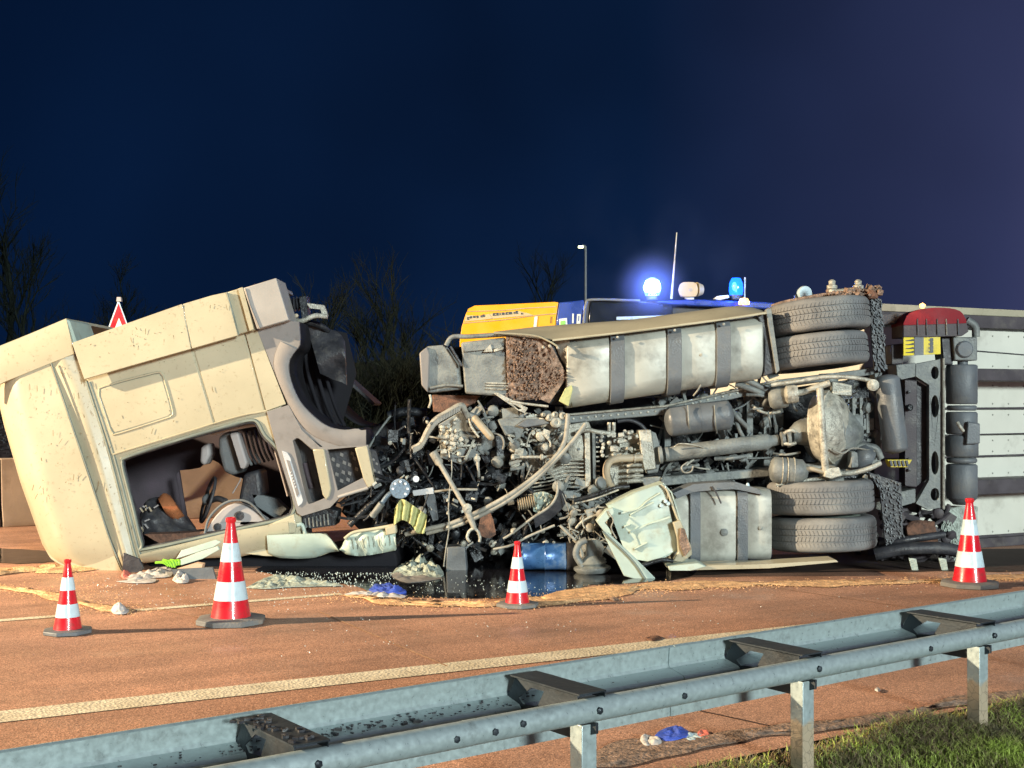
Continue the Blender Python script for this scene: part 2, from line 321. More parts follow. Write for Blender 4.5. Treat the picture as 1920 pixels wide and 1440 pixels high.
# ------------------------------------------------------------------ the setting
rd = Vector((4340, F)).normalized(); rn = Vector((-rd.y, rd.x))           # along / across the carriageway
def sheet(name, loops, m, z, kind='structure', t=.0):
    b = MB()
    v = [Vector((p[0], p[1], z)) for p in loops]; b.add(v, [tuple(range(len(v)))])
    o = b.obj(name, m, fix=False, smooth=0); o['kind'] = kind; return o
def quadline(name, a, b, w, m, z, kind='structure'):
    a = Vector(a[:2]); b = Vector(b[:2]); d = (b-a).normalized(); n = Vector((-d.y, d.x))*w/2
    return sheet(name, [a-n, b-n, b+n, a+n], m, z, kind)
# ground: one big sheet of terrain with the verge falling off towards the camera and a dark bank beyond the road
def road_s(p): return (Vector((p[0],p[1])) ).dot(rn)
edge_p = G(1350, 1432, -.03); s_edge = 0
ra = G(1290, 1440, 0); rb = G(1920, 1305, 0)
ed = (Vector((rb.x, rb.y)) - Vector((ra.x, ra.y))).normalized(); en = Vector((-ed.y, ed.x))
def s_near(x, y): return (Vector((x,y)) - Vector((ra.x, ra.y))).dot(en)    # >0 on the road side
far_a = G(0, 985, 0)
def s_far(x, y): return (Vector((x,y)) - Vector((far_a.x, far_a.y))).dot(rn)
def gz(x, y):
    s = s_near(x, y); z = -.02
    if s < .15: z = -.02 - .10*min(1, max(0,(.15 - s))/.9) + .02*noise.noise(Vector((x*3, y*3, 0)))
    f = s_far(x, y) - 2.5
    if f > 0: z = -.02 + 3.3*(1-math.exp(-f/9.0)) + .35*noise.noise(Vector((x*.25, y*.25, 3)))*min(1,f/4)
    return z
def grid(name, x0, x1, nx, y0, y1, ny, m, kind='structure', zf=gz):
    b = MB(); v = [(x0+(x1-x0)*i/nx, y0+(y1-y0)*j/ny, 0) for j in range(ny+1) for i in range(nx+1)]
    v = [(a[0], a[1], zf(a[0], a[1])) for a in v]
    b.add(v, [(j*(nx+1)+i, j*(nx+1)+i+1, (j+1)*(nx+1)+i+1, (j+1)*(nx+1)+i) for j in range(ny) for i in range(nx)])
    o = b.obj(name, m, fix=False, smooth=180); o['kind'] = kind; return o
grid('verge_ground', -6, 8, 140, -1.5, 8.5, 100, M['verge'], zf=lambda x, y: gz(x, y) if s_far(x,y) < 0 and s_near(x,y) < 1 else -.03)
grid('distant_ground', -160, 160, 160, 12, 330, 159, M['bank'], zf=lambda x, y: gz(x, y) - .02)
def at_s(o, nvec, d, t, dvec): q = Vector((o.x, o.y)) + nvec*d + dvec*t; return (q.x, q.y)
sheet('road', [at_s(ra, en, .0, -40, ed), at_s(ra, en, .0, 90, ed), at_s(far_a, rn, 2.2, 120, rd), at_s(far_a, rn, 2.2, -60, rd)], M['road'], 0)
e0 = G(0, 1345); e1 = G(1180, 1215); dv = (Vector(e1[:2])-Vector(e0[:2])).normalized()
quadline('edge_line', Vector(e0[:2]) - dv*6, Vector(e1[:2]) + dv*20, .245, M['line'], .004)
l0 = G(0, 1164); l1 = G(640, 1114); dv = (Vector(l1[:2])-Vector(l0[:2])).normalized()
quadline('lane_line', Vector(l0[:2]) - dv*3, Vector(G(105,1156)[:2]), .10, M['line'], .004)
quadline('lane_line', Vector(G(255,1145)[:2]), Vector(l1[:2]), .10, M['line'], .004)
quadline('road_joint', G(600, 1148), G(838, 1250), .016, M['joint'], .0045)
quadline('road_joint', G(240, 1132), G(470, 1178), .014, M['joint'], .0045)
quadline('road_joint', G(1240, 1318), G(1470, 1368), .014, M['crack'], .0045)
quadline('road_joint', G(1380, 1092), G(1720, 1142), .012, M['joint'], .0045)
def blob(name, pts, m, z, kind='structure', k=6, jit=.02):
    q = catmull([G(x, y) for x, y in pts + [pts[0]]], k)[:-1]
    q = [(p.x + rnd.uniform(-jit,jit), p.y + rnd.uniform(-jit*2,jit*2)) for p in q]
    return sheet(name, q, m, z, kind)
blob('oil_puddle', [(480,1070),(560,1088),(650,1096),(705,1112),(770,1120),(880,1123),(1000,1121),(1060,1114),(1110,1098),(1190,1094),(1300,1080),(1290,1050),(1150,1035),(900,1030),(640,1040),(520,1050)], M['oil'], .006)
blob('oil_puddle', [(-60,1050),(30,1058),(110,1052),(130,1040),(60,1032),(-60,1030)], M['oil'], .006)
blob('wet_road_patch', [(1290,1080),(1450,1075),(1760,1072),(1960,1068),(1960,1030),(1500,1040),(1290,1050)], M['crack'], .0055)

def mound(name, line, w, h, m, seed, label, cat='sand', group=None):
    pts = catmull([G(x, y) for x, y in line], 14); b = MB(); v = []; f = []; nw = 8
    for i, p in enumerate(pts):
        d = (pts[min(i+1,len(pts)-1)] - pts[max(i-1,0)]).normalized(); n = Vector((-d.y, d.x, 0))
        e = min(1, i/4, (len(pts)-1-i)/4)
        ww = w * (.45 + 1.6*abs(noise.noise(Vector((p.x*.9, seed, 0)))) + .5*noise.noise(Vector((p.x*3.5, seed, 4)))) * (.3+.7*e)
        for j in range(nw+1):
            u = j/nw*2-1; hh = h*(1-u*u)*(.3+ 1.2*abs(noise.noise(Vector((p.x*5+u*1.5, p.y*5, seed))))) * max(.05, e)
            q = p + n*(u*ww/2 + .25*w*noise.noise(Vector((p.x*4, u*2, seed)))); v.append((q.x, q.y, .007 + hh))
    for i in range(len(pts)-1):
        for j in range(nw): k = i*(nw+1)+j; f.append((k, k+1, k+nw+2, k+nw+1))
    b.add(v, f); o = b.one(name, m, label, cat, fix=False, smooth=180, group=group); o['kind'] = 'stuff'; return o
mound('sand_trail', [(650,1116),(720,1126),(800,1133),(900,1136),(985,1130),(1040,1128),(1100,1116),(1160,1106),(1240,1100),(1330,1100)], .42, .025, M['sand'], 1, 'orange sand barrier curving round the front of the oil puddle')
mound('sand_trail', [(1180,1104),(1300,1097),(1450,1096),(1600,1094),(1760,1090),(1980,1078)], .34, .018, M['sand'], 2, 'thin orange sand strip running right past the far cone')
mound('sand_trail', [(-60,1078),(0,1074),(60,1070),(112,1066),(140,1074)], .45, .05, M['sand'], 3, 'orange sand heap at the left behind the leftmost cone')
mound('sand_trail', [(-60,1098),(30,1106),(90,1116),(150,1132),(205,1143),(238,1147)], .22, .03, M['sand'], 4, 'orange sand streak between the two left cones and the cab')
mound('soil_strip', [(1100,1440),(1200,1410),(1320,1392),(1460,1372),(1640,1352),(1780,1322),(1960,1298)], .24, .016, M['mud'], 5, 'crumbly brown soil along the edge of the asphalt by the grass', 'soil')

# ------------------------------------------------------------------ grass (stuff)
def grass():
    b = MB(); r = random.Random(3); v = []; f = []
    ptube = Vector((2.262, 6.1))
    n = 0; mi = []
    while n < 26000:
        x = r.uniform(-.4, 4.2); y = r.uniform(3.4, 8.4)
        s = s_near(x, y)
        if s > -.04 or abs(x) / y > .52 and x < 0 : continue
        px = x/y*F + HX; z = gz(x, y); py = HY + (CH - z)*F/y
        if px < 1000 or px > 2000 or py > 1500: continue
        c = noise.noise(Vector((x*1.9, y*1.9, 5)))
        if r.random() > .45 + c*.9 + min(.5, -s*.5): continue
        n += 1; tall = r.uniform(.03, .085)*(1.0 + .6*max(0, c)); a = r.uniform(0, 6.28); w = r.uniform(.002, .0035)
        dx, dy = math.cos(a), math.sin(a); l = r.uniform(.2, .9)*tall; a2 = a + r.uniform(-1, 1)
        k = len(v); v += [(x-dy*w, y+dx*w, z), (x+dy*w, y-dx*w, z), (x+dx*l*.5-dy*w*.8, y+dy*l*.5+dx*w*.8, z+tall*.7), (x+dx*l*.5+dy*w*.8, y+dy*l*.5-dx*w*.8, z+tall*.7), (x+math.cos(a2)*l*1.2, y+math.sin(a2)*l*1.2, z+tall)]
        f += [(k,k+1,k+3,k+2), (k+2,k+3,k+4)]; q_ = 1 if r.random() < (.12 + .55*max(0, min(1, (s+.45)/.35)) + .5*max(0, noise.noise(Vector((x*2.7, y*2.7, 9))))) else 0; mi += [q_, q_]
    b.v = [Vector(q) for q in v]; b.f = f; b.m = mi
    m = bpy.data.materials.new('grass_blade'); m.use_nodes = True; N = m.node_tree.nodes; L = m.node_tree.links; p = N['Principled BSDF']
    t = N.new('ShaderNodeTexCoord'); q = N.new('ShaderNodeTexNoise'); q.inputs['Scale'].default_value = 2.2; q.inputs['Detail'].default_value = 8; q.inputs['Roughness'].default_value = .75; L.new(t.outputs['Object'], q.inputs[0])
    cr = N.new('ShaderNodeValToRGB'); cr.color_ramp.elements[0].position = .38; cr.color_ramp.elements[0].color = (.10,.085,.05,1); cr.color_ramp.elements[1].position = .62; cr.color_ramp.elements[1].color = (.45,.60,.10,1)
    e = cr.color_ramp.elements.new(.5); e.color = (.32,.36,.09,1); L.new(q.outputs[0], cr.inputs[0]); L.new(cr.outputs[0], p.inputs['Base Color']); p.inputs['Roughness'].default_value = .6
    o = b.obj('grass', [m, mat('dead_straw', (.20,.15,.085), .8, var=.5, vs=30, bump=0)], fix=False, smooth=0); return setp(o, 'short green and brown winter grass growing on the verge under the guardrail', 'grass', kind='stuff')
grass()

# ------------------------------------------------------------------ guardrail
T0 = Vector((2.262, 6.1, 0)); gd = Vector((.804, .595, 0)).normalized(); gn = Vector((-.595, .804, 0)).normalized()
def GR(t, off=0, z=0): return T0 - gd*t + gn*off + Vector((0,0,z))     # t metres to the left of the right-hand post
gr = thing('guardrail', GR(2.5, .2), 'galvanised steel guardrail with tube and profiled beam running along the foreground', 'guardrail')
def sweep(prof, t0, t1, off, b=None, mi=0, wob=0):
    b = b or MB(); n = len(prof); v = []
    for t in (t0, t1):
        for (o, z) in prof: v.append(GR(t, off + o, z))
    b.add(v, [(i, (i+1) % n, n+(i+1) % n, n+i) for i in range(n)] + [tuple(range(n))[::-1], tuple(range(n, 2*n))], mi); return b
def shell(line, th):
    out = []
    for i, p in enumerate(line):
        a = Vector(line[max(i-1,0)]); c = Vector(line[min(i+1,len(line)-1)]); d = (c-a).normalized(); out.append((p[0]-d.y*th, p[1]+d.x*th))
    return line + out[::-1]
wz = .505
wprof = shell([(-.008,wz),(.0,wz-.012),(.012,wz-.085),(-.065,wz-.115),(-.075,wz-.15),(.0,wz-.172),(-.075,wz-.20),(-.065,wz-.225),(.012,wz-.25),(.0,wz-.31)], .004)
wprof = shell([(-.028,wz-.004),(-.022,wz),(.004,wz-.004),(.010,wz-.085),(.002,wz-.098),(-.080,wz-.118),(-.092,wz-.130),(-.092,wz-.178),(-.080,wz-.190),(-.0,wz-.215),(-.004,wz-.31)], .004)
joints = [-4.5, 1.62, 5.3]
for i in range(len(joints)-1):
    sweep(wprof, joints[i] - (.12 if i else 0), joints[i+1], .45 + (.006 if i else 0)).obj('beam', M['steel'], gr, smooth=25)
tz = .432
tb = []
for k in range(15):
    a = R(-150 + 300*k/14); tb.append((-math.cos(a)*.043, tz + math.sin(a)*.045))
tprof = shell(tb, -.004)
for i, (a, c) in enumerate(((-4.5, 0.02), (0.0, 3.02), (3.0, 5.3))):
    sweep(tprof, a, c, -.0 - .003*i, None).obj('tube', M['steel'], gr, smooth=60)
for t in (-1.36, -.06, 1.23, 2.45, 3.60, 4.8):
    z0 = gz(*GR(t, 0)[:2]) - .05; b = MB()
    a = MB(); pr = [(-.036,-.034),(.036,-.034),(.036,.036),(.024,.036),(.024,-.028),(-.030,-.028),(-.030,.036),(-.036,.036)]
    z1 = .375; v = [GR(t - u*1.0, w + .045, z) for z in (z0, z1) for (u, w) in pr]; n = len(pr)
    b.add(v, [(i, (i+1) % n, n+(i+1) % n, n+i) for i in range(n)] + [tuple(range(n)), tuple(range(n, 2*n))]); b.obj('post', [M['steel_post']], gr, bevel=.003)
    # strut below the tube that carries the spacer
    b = MB(); b.solid([[GR(t-.005, -.02, .385), GR(t-.005, .44, .345), GR(t-.005, .44, .30), GR(t-.005, .12, .30), GR(t-.005, -.02, .345)]], gd*.012); b.obj('strut', M['steel_shaded'], gr)
    # spacer bracket: web with a window, and a wide top flange
    b = MB(); b.solid([[GR(t+.045, .02, .49), GR(t+.045, .40, .49), GR(t+.045, .455, .40), GR(t+.045, .455, .30), GR(t+.045, .30, .30), GR(t+.045, .02, .40)],
                       [GR(t+.045, .30, .465), GR(t+.045, .22, .465), GR(t+.045, .26, .40), GR(t+.045, .36, .39), GR(t+.045, .385, .41)]], -gd*.005)
    b.solid([[GR(t+.07, -.015, .493), GR(t-.06, -.015, .493), GR(t-.06, .41, .493), GR(t+.07, .41, .493)]], (0,0,.006))
    b.solid([[GR(t-.055, -.015, .492), GR(t-.055, .41, .492), GR(t-.055, .41, .470), GR(t-.055, -.015, .470)]], -gd*.004)
    b.obj('bracket', M['steel_shaded'], gr)
    for dt in (.0,):
        MB().lathe([(.0,0),(.014,.0),(.014,.010),(.006,.016),(0,.016)], GR(t+dt, -.043, tz+.005), -gn, 6).obj('bolt', M['steel_shaded'], gr)
for t, z in ((2.92,.0),(3.08,.0),(2.80,.01),(.45,.0),(2.02,0)):
    MB().lathe([(.0,0),(.013,.0),(.013,.008),(0,.012)], GR(t, -.044, tz+z), -gn, 6).obj('bolt', M['steel_shaded'], gr)
for t in (.62, 3.05): MB().box(GR(t, .372, .355), (.045, .012, .02), Matrix.Rotation(math.atan2(.595,.804), 3, 'Z')).obj('slot_plate', M['rust'], gr)
b = MB(); r2 = random.Random(5)
for i in range(200):
    t = r2.gauss(3.2, .42); o = r2.uniform(.36, .43); s_ = r2.uniform(.002, .006)*(2.2 if r2.random()<.08 else 1)
    b.box(GR(t, .37 + (o-.36)*1.0, wz-.112 + (o-.37)*.24), (s_*2.2, s_, s_*.8), Matrix.Rotation(r2.uniform(0,6), 3, 'Z'))
for i in range(34): 
    t = r2.gauss(3.62,.05); b.box(GR(t, r2.uniform(0,.40), .503), (.02,.012,.008), Matrix.Rotation(r2.uniform(0,6), 3, 'Z'))
setp(b.obj('soil_crumbs', M['black'], kind='stuff', fix=False), 'dark soil crumbs and leaves lying in the channel of the guardrail', 'soil')

# ------------------------------------------------------------------ traffic cones
def cone(px, py, h, label, lean=(0,0), base_m=None, rotz=0):
    o = G(px, py); t = thing('traffic_cone', (0,0,0), label, 'traffic cone', 'red and white traffic cones on the road')
    rb, rt = .197*h, .040*h
    def rr(z): u = (z/h - .02)/.98; return rb + (rt-rb)*min(1, u/.94)**.93
    zs = lambda a, c, n=4, d=0: [(rr(h*(a+(c-a)*i/n)) + d, h*(a+(c-a)*i/n)) for i in range(n+1)]
    b = MB(); prof = [(rb*1.06, h*.035), (rb*1.06, h*.05)] + zs(.06, .945, 14) + [(rt*1.0, h*.95), (rt*1.22, h*.962), (rt*1.22, h*.995), (rt*.9, h), (rt*.75, h*.99), (rt*.7, h*.9)]
    b.lathe(prof, (0,0,0), n=32); bd = b.obj('cone_body', M['red'], t, smooth=50)
    for a, c in ((.24, .415), (.60, .775)):
        a2, c2 = 1 - c, 1 - a
        MB().lathe([(rr(h*a2), h*a2)] + zs(a2, c2, 4, .0022) + [(rr(h*c2), h*c2)], (0,0,0), n=32).obj('reflective_band', M['white'], t, smooth=50)
    rbse = .335*h; b = MB()
    oc = [(rbse*math.cos(R(22.5+45*i))*1.0, rbse*math.sin(R(22.5+45*i))) for i in range(8)]
    lv = [(1, .0), (1.0, .045*h), (.93, .055*h), (.60, .062*h)]
    v = [(x*s, y*s, z+.001) for s, z in lv for x, y in oc]
    b.add(v, [(k*8+i, k*8+(i+1)%8, (k+1)*8+(i+1)%8, (k+1)*8+i) for k in range(3) for i in range(8)] + [tuple(range(8)), tuple(range(24, 32))])
    b.obj('cone_base', base_m or M['base'], t, bevel=.004)
    t.location = o + Vector((0, 0, .002)); t.rotation_euler = (lean[0], lean[1], rotz); return t
cone(433, 1168, .75, 'tall red and white cone in front of the cab window opening', rotz=.1)
cone(127, 1187, .50, 'small leftmost cone on a dark octagonal base, below the cream roof', base_m=M['strap'], rotz=.3)
cone(970, 1137, .50, 'small cone in front of the oil puddle and the blue drum', rotz=-.2)
cone(1818, 1099, .75, 'tall cone at the far right before the white trailer floor', rotz=.4)

# ------------------------------------------------------------------ concrete barrier behind
bprof = [(-.30,0),(-.30,.08),(-.17,.30),(-.09,.86),(.09,.86),(.17,.30),(.30,.08),(.30,0)]
b0 = Vector((far_a.x, far_a.y, 0)); rd3 = Vector((rd.x, rd.y, 0)); rn3 = Vector((rn.x, rn.y, 0))
for i in range(10):
    t0 = -8 + 4.0*i; t1 = t0 + 3.97; b = MB(); v = [b0 + rd3*t + rn3*o + Vector((0,0,z)) for t in (t0, t1) for o, z in bprof]; n = 8
    b.add(v, [(k, (k+1) % n, n+(k+1) % n, n+k) for k in range(n)] + [tuple(range(n)), tuple(range(n, 2*n))])
    lab = 'concrete barrier segment standing ' + ['out of view left of the cab','at the far left behind the cab roof','behind the middle of the cab','behind the cab floor and wheel arch','behind the gap between cab and chassis','behind the grey mudguard','behind the yellow part of the emergency vehicle','behind the blue part of the emergency vehicle','behind the upper tyres','behind the trailer front'][i]
    if t0 < 1 and t1 > -4: pass
    b.one('concrete_barrier', M['conc'], lab, 'barrier', group='concrete barrier segments behind the truck', bevel=.01)


# ------------------------------------------------------------------ the torn-off cab, lying on its windscreen
CD = 11.78
cab = thing('truck_cab', G(200, 1071), 'cream lorry cab torn off and lying on its windscreen with roof to the left', 'truck cab')
def S_(poly, d0, d1, m, name, par=None, bevel=.004, holes=(), **k): return MB().slab(poly, d0, d1, holes).obj(name, m, par or cab, bevel=bevel, **k)
def T_(line, r, m, name, par, n=8, k=5, **kw):
    return MB().tube([P(*p) for p in line], r, n, k).obj(name, m, par, smooth=60, **kw)
def spline2(pts, k=5):
    return [(p.x, p.y) for p in catmull([(a, b, 0) for a, b in pts], k)]
opening = spline2([(231,882),(229,866),(240,856),(340,823),(439,795),(470,788),(484,793),(496,815),(518,838),(530,858),(552,938),(550,960),(534,972),(448,992),(276,1029),(266,1020),(250,955)], 4)
# side wall with the door opening (near), far side wall, and the skin carried round between them
side = [(158,700),(474,612),(492,625),(522,745),(536,790),(546,840),(558,930),(566,985),(556,1004),(404,1016),(300,1044),(262,1054),(232,1050),(204,940),(168,800)]
S_(side, CD, CD+.05, M['cream'], 'side_wall', holes=[opening])
far_open = spline2([(310,845),(400,830),(480,840),(520,905),(500,990),(440,1008),(350,1016),(320,950)], 3)
farpoly = [(150,700),(474,612),(540,600),(560,660),(540,759),(590,900),(566,985),(404,1030),(262,1066),(232,1060),(120,900),(80,800)]
FS = 14.05
def tofar(pts):   # same outline, straight across the 2.3 m wide cab
    return [(HX + (x-HX)*CD/FS, HY + (y-HY)*CD/FS) for x, y in pts]
MB().slab(tofar(farpoly), FS, FS+.04, [far_open]).obj('far_side_wall', M['plum'], cab)
MB().ribbon([(3,722),(-2,735),(0,765),(8,800),(38,904),(79,1020),(96,1048),(118,1061),(160,1069),(228,1072)], CD+.16, FS, .03).obj('roof_shell', M['cream'], cab, smooth=70)
MB().ribbon([(140,660),(160,650),(454,541),(506,526)], CD+.1, CD+1.3, -.04).obj('rear_wall', M['clad'], cab)
MB().ribbon([(262,1050),(300,1046),(404,1020),(560,1004)], CD+.08, FS, .03).obj('windscreen_frame', M['plum'], cab)
MB().ribbon([(540,600),(566,640),(700,760)], CD+1.6, FS, .03).obj('floor_panel', M['black'], cab)
# roof side: curved outer skin, groove, inner band
dA = lambda u, v: CD - .02 + .20*(1-min(1,u/.42))**2.2 - .05*math.sin(math.pi*v) + .07*max(0, v-.88)/.12
b = MB(); b.curved([(2,716),(-2,735),(0,765),(8,800),(38,904),(79,1020),(96,1050),(118,1062)], [(94,681),(127,780),(165,892),(205,1015),(228,1073)], dA, 16, 24, .05); b.obj('roof_side_panel', M['cream'], cab, smooth=60)
b = MB(); b.curved([(118,1062),(140,1067),(160,1069)], [(205,1015),(216,1045),(228,1073)], lambda u, v: CD+.05-.06*u, 6, 4, .05); b.obj('roof_lip', M['cream'], cab, smooth=60)
dB = lambda u, v: CD - .035 + .035*abs(u-.45)*2
b = MB(); b.curved([(97,680),(130,778),(169,890),(209,1012),(233,1071)], [(138,662),(167,716),(205,850),(247,1018),(258,1062)], dB, 8, 20, .05); b.obj('roof_band', M['cream'], cab, smooth=60)
T_([(96,681,CD-.05),(129,779,CD-.06),(167,891,CD-.06),(207,1014,CD-.05),(231,1071,CD-.02)], .009, M['seal'], 'roof_seam', cab, 6)
for a in (((162,714),(206,853),(247,1016)), ((169,716),(213,852),(256,1016))):
    T_([(x, y, CD-.005) for x, y in a] + [(a[2][0]+9, 1046, CD)], .014, M['seal'], 'door_seal', cab, 6)
# roof fairing, top left
b = MB(); b.curved([(-40,668),(0,650),(60,625),(124,598)], [(-40,742),(3,718),(50,699),(94,681),(139,663)], lambda u, v: CD+.03 - .07*math.sin(math.pi*(.1+u*.5)), 8, 14, .05); b.obj('roof_fairing', M['cream'], cab, smooth=50)
MB().ribbon([(-34,662),(60,624),(124,597)], CD+.03, CD+2.1, -.03).obj('fairing_top', M['cream'], cab)
S_([(124,598),(131,602),(146,646),(140,662)], CD+.02, CD+.6, M['pale'], 'fairing_end')
# raised rear flank (cream) in two panels
def flank(A, B, dd=.15, n='flank_panel', m=None):
    b = MB(); b.curved(A, B, lambda u, v: CD - dd + .045*(1-u)**2*0 + .03*(1-math.sin(math.pi*max(.001, u)*.5+.0))*1, 8, 6, .05); return b.obj(n, m or M['cream'], cab, bevel=.003)
flank([(135,643),(250,602),(341,570)], [(158,711),(262,681),(358,654)])
flank([(343,570),(400,553),(425,548)], [(360,653.5),(400,642),(446,629)])
S_([(425,548),(454,539),(474,619),(446,627)], CD-.10, CD+.02, M['cream'], 'flank_recess', bevel=.006)
S_([(446,541),(455,538),(476,618),(468,621)], CD-.155, CD+.02, M['cream'], 'flank_edge', bevel=.006)
T_([(425,548,CD-.13),(436,585,CD-.13),(447,628,CD-.115)], .010, M['seal'], 'flank_seam', cab, 6)
T_([(342,572,CD-.125),(359,654,CD-.125)], .005, M['cream'], 'panel_seam', cab, 6, 0)
# lower flank: recessed wall, hatch, strips
S_([(162,707),(358,652),(402,798),(300,829),(209,853)], CD-.012, CD+.02, M['cream'], 'wall_panel', bevel=.006)
S_([(362,651),(457,625),(495,770),(405,797)], CD-.012, CD+.02, M['cream'], 'wall_panel', bevel=.006)
S_([(460,624),(482,618),(536,758),(499,771)], CD-.03, CD+.02, M['cream'], 'wall_strip', bevel=.006)
hp = spline2([(186,744),(186,732),(196,724),(290,699),(302,701),(308,712),(324,770),(320,780),(310,785),(222,813),(212,812),(206,803)], 3)
T_([(x, y, CD-.014) for x, y in hp + [hp[0]]], .010, M['cream'], 'hatch_rim', cab, 6, 0)
hi = [(255+(x-255)*.94, 756+(y-756)*.92) for x, y in hp]
S_(hi, CD-.019, CD+.01, M['cream'], 'locker_hatch', bevel=.006)
T_([(x, y, CD-.014) for x, y in [(255+(x-255)*.97, 756+(y-756)*.96) for x, y in hp + [hp[0]]]], .0035, M['seal'], 'hatch_seam', cab, 5, 0)
# seal round the opening
T_([(x, y, CD-.004) for x, y in opening + [opening[0]]], .017, M['seal'], 'opening_seal', cab, 6, 0)
o2 = [(390+(x-390)*.975, 908+(y-908)*.965) for x, y in opening]
T_([(x, y, CD+.02) for x, y in o2 + [o2[0]]], .014, M['black'], 'inner_seal', cab, 6, 0)
T_([(212,852,CD-.02),(330,816,CD-.02),(440,783,CD-.02),(500,770,CD-.02)], .009, M['cream'], 'gutter', cab, 6)
# grey corner and cladding round the wheel arch
S_([(456,540),(518,521),(542,600),(482,617)], CD-.16, CD+.30, M['clad_light'], 'corner_panel', bevel=.008)
T_([(460,541,CD-.165),(470,575,CD-.165),(487,616,CD-.165)], .009, M['clad'], 'corner_seam', cab, 6)
arch_in = spline2([(560,603),(562,646),(548,662),(541,684),(545,714),(562,752),(589,781),(615,799),(645,806),(672,804),(682,816),(686,834)], 3)
S_([(482,619),(542,602)] + arch_in + [(660,838),(610,842),(570,812),(540,759)], CD-.03, CD+.02, M['clad'], 'arch_cladding', bevel=.005)
outer = spline2([(526,640),(516,662),(514,690),(530,735),(560,790),(590,818),(625,832),(650,838),(686,836)], 3)
ai = spline2([(556,655),(543,674),(541,695),(550,728),(566,758),(592,785),(618,801),(648,808),(686,806)], 3)
b = MB(); b.curved(outer, ai, lambda u, v: CD - .035 - .028*math.sin(math.pi*min(1, u*.75+.1)), 8, 22, .04); b.obj('arch_flare', M['clad'], cab, smooth=60)
b = MB(); b.ribbon(arch_in, CD, CD+.85, -.02); b.obj('wheel_arch_liner', M['liner'], cab, smooth=60)
ai2 = tofar(arch_in)
MB().ribbon(ai2, FS-.9, FS+.02, -.02).obj('wheel_arch_liner', M['liner'], cab, smooth=60)
MB().slab([(590,610),(650,625),(668,700),(640,800),(600,790),(556,730)], CD+1.0, CD+1.03).obj('inner_bulkhead', M['liner'], cab)
b = MB(); b.curved([(575,560+50),(600,612),(636,622),(646,640)], [(600,700),(625,712),(640,716),(650,722)], lambda u, v: CD+.55+.1*math.sin(6*u+3*v), 5, 6, .03); b.obj('mudguard_skin', M['black'], cab, smooth=60)
for xx in (600, 617, 632): T_([(xx-30,640,CD+.7),(xx-22,700,CD+.75),(xx-4,760,CD+.7),(xx+14,800,CD+.6)], .02, M['liner'], 'liner_rib', cab)
# lower grey skirt with the entry steps
skirt = [(500,772),(541,759),(566,806),(600,838),(690,834),(703,912),(640,930),(619,952),(566,968),(557,962),(520,845)]
st1 = spline2([(549,826),(560,822),(585,842),(598,850),(613,925),(607,935),(584,944),(576,940),(566,900)], 3)
st2 = [(614,843),(668,838),(682,895),(633,920)]
S_(skirt, CD-.045, CD+.01, M['clad'], 'step_skirt', bevel=.008, holes=[st1, st2])
def dia(x, y, s=1): return [(x-2*s, y-5*s), (x+4*s, y-2*s), (x+3*s, y+4*s), (x-3*s, y+1*s)]
S_([(540,815),(610,835),(625,945),(565,952)], CD+.20, CD+.22, M['black'], 'step_well')
S_([(606,835),(680,832),(695,905),(628,928)], CD+.16, CD+.18, M['black'], 'step_well')
MB().ribbon(st1 + [st1[0]], CD-.02, CD+.2, -.004).obj('step_rim', M['clad'], cab)
b = MB()
for (x, y) in ((624,862),(633,873),(645,868),(655,872),(620,880),(631,890),(643,886),(655,888),(664,860),(622,898),(640,902),(652,900),(668,880),(660,851),(640,853)): b.slab(dia(x, y), CD+.150, CD+.159)
b.obj('tread_hole_edge', M['clad'], cab, kind='stuff')
T_([(572,868,CD+.19),(578,893,CD+.19),(585,915,CD+.19)], .028, M['plum'], 'step_recess', cab)
for q, w in (([(586,842),(608,842),(621,916),(618,930),(612,938),(605,928)], .06), ([(665,840),(688,836),(703,908),(690,915),(681,897)], .07)):
    S_(q, CD-.06, CD+.16, M['cream'], 'step_side', bevel=.01)
T_([(690,915,CD-.05),(660,924,CD-.05),(634,932,CD-.04)], .016, M['clad_light'], 'step_lip', cab)
S_([(688,838),(705,845),(720,900),(703,914)], CD+.1, CD+.14, M['black'], 'lower_tread', bevel=.01)
b = MB()
for (x, y) in ((700,862),(706,870),(702,882),(710,886),(707,898)): b.slab(dia(x, y, .7), CD+.092, CD+.099)
b.obj('tread_hole_edge', M['clad'], cab, kind='stuff')
S_([(528,845),(538,848),(544,858),(568,938),(566,944),(559,950)], CD-.058, CD-.04, M['badge'], 'sill_plate', bevel=.003)
S_([(537,862),(543,864),(561,925),(557,932)], CD-.064, CD-.055, M['clad'], 'sill_inlay', bevel=.001)
for i in range(6):                                   # raised letters on the sill plate, too small to read in the photograph
    x, y = 545.2 + i*1.75, 886 + i*5.4
    S_([(x-1.6,y-.8),(x+1.2,y-1.9),(x+1.8,y+.5),(x-.9,y+1.6)] if i % 2 else [(x-1.6,y-.9),(x+1.4,y-1.9),(x+1.0,y-.4),(x-.2,y+.2),(x+.2,y+1.5),(x-.9,y+1.7)], CD-.068, CD-.062, M['badge'], 'letter', bevel=0)
S_([(566,968),(619,952),(634,958),(630,985),(580,992),(566,985)], CD+.03, CD+.3, M['dark'], 'step_bracket', bevel=.01)
for i in range(7): T_([(572+i*7,972-i*1.5,CD+.02),(574+i*7,990-i,CD+.02)], .008, M['grey'], 'bracket_rib', cab, 5, 0)
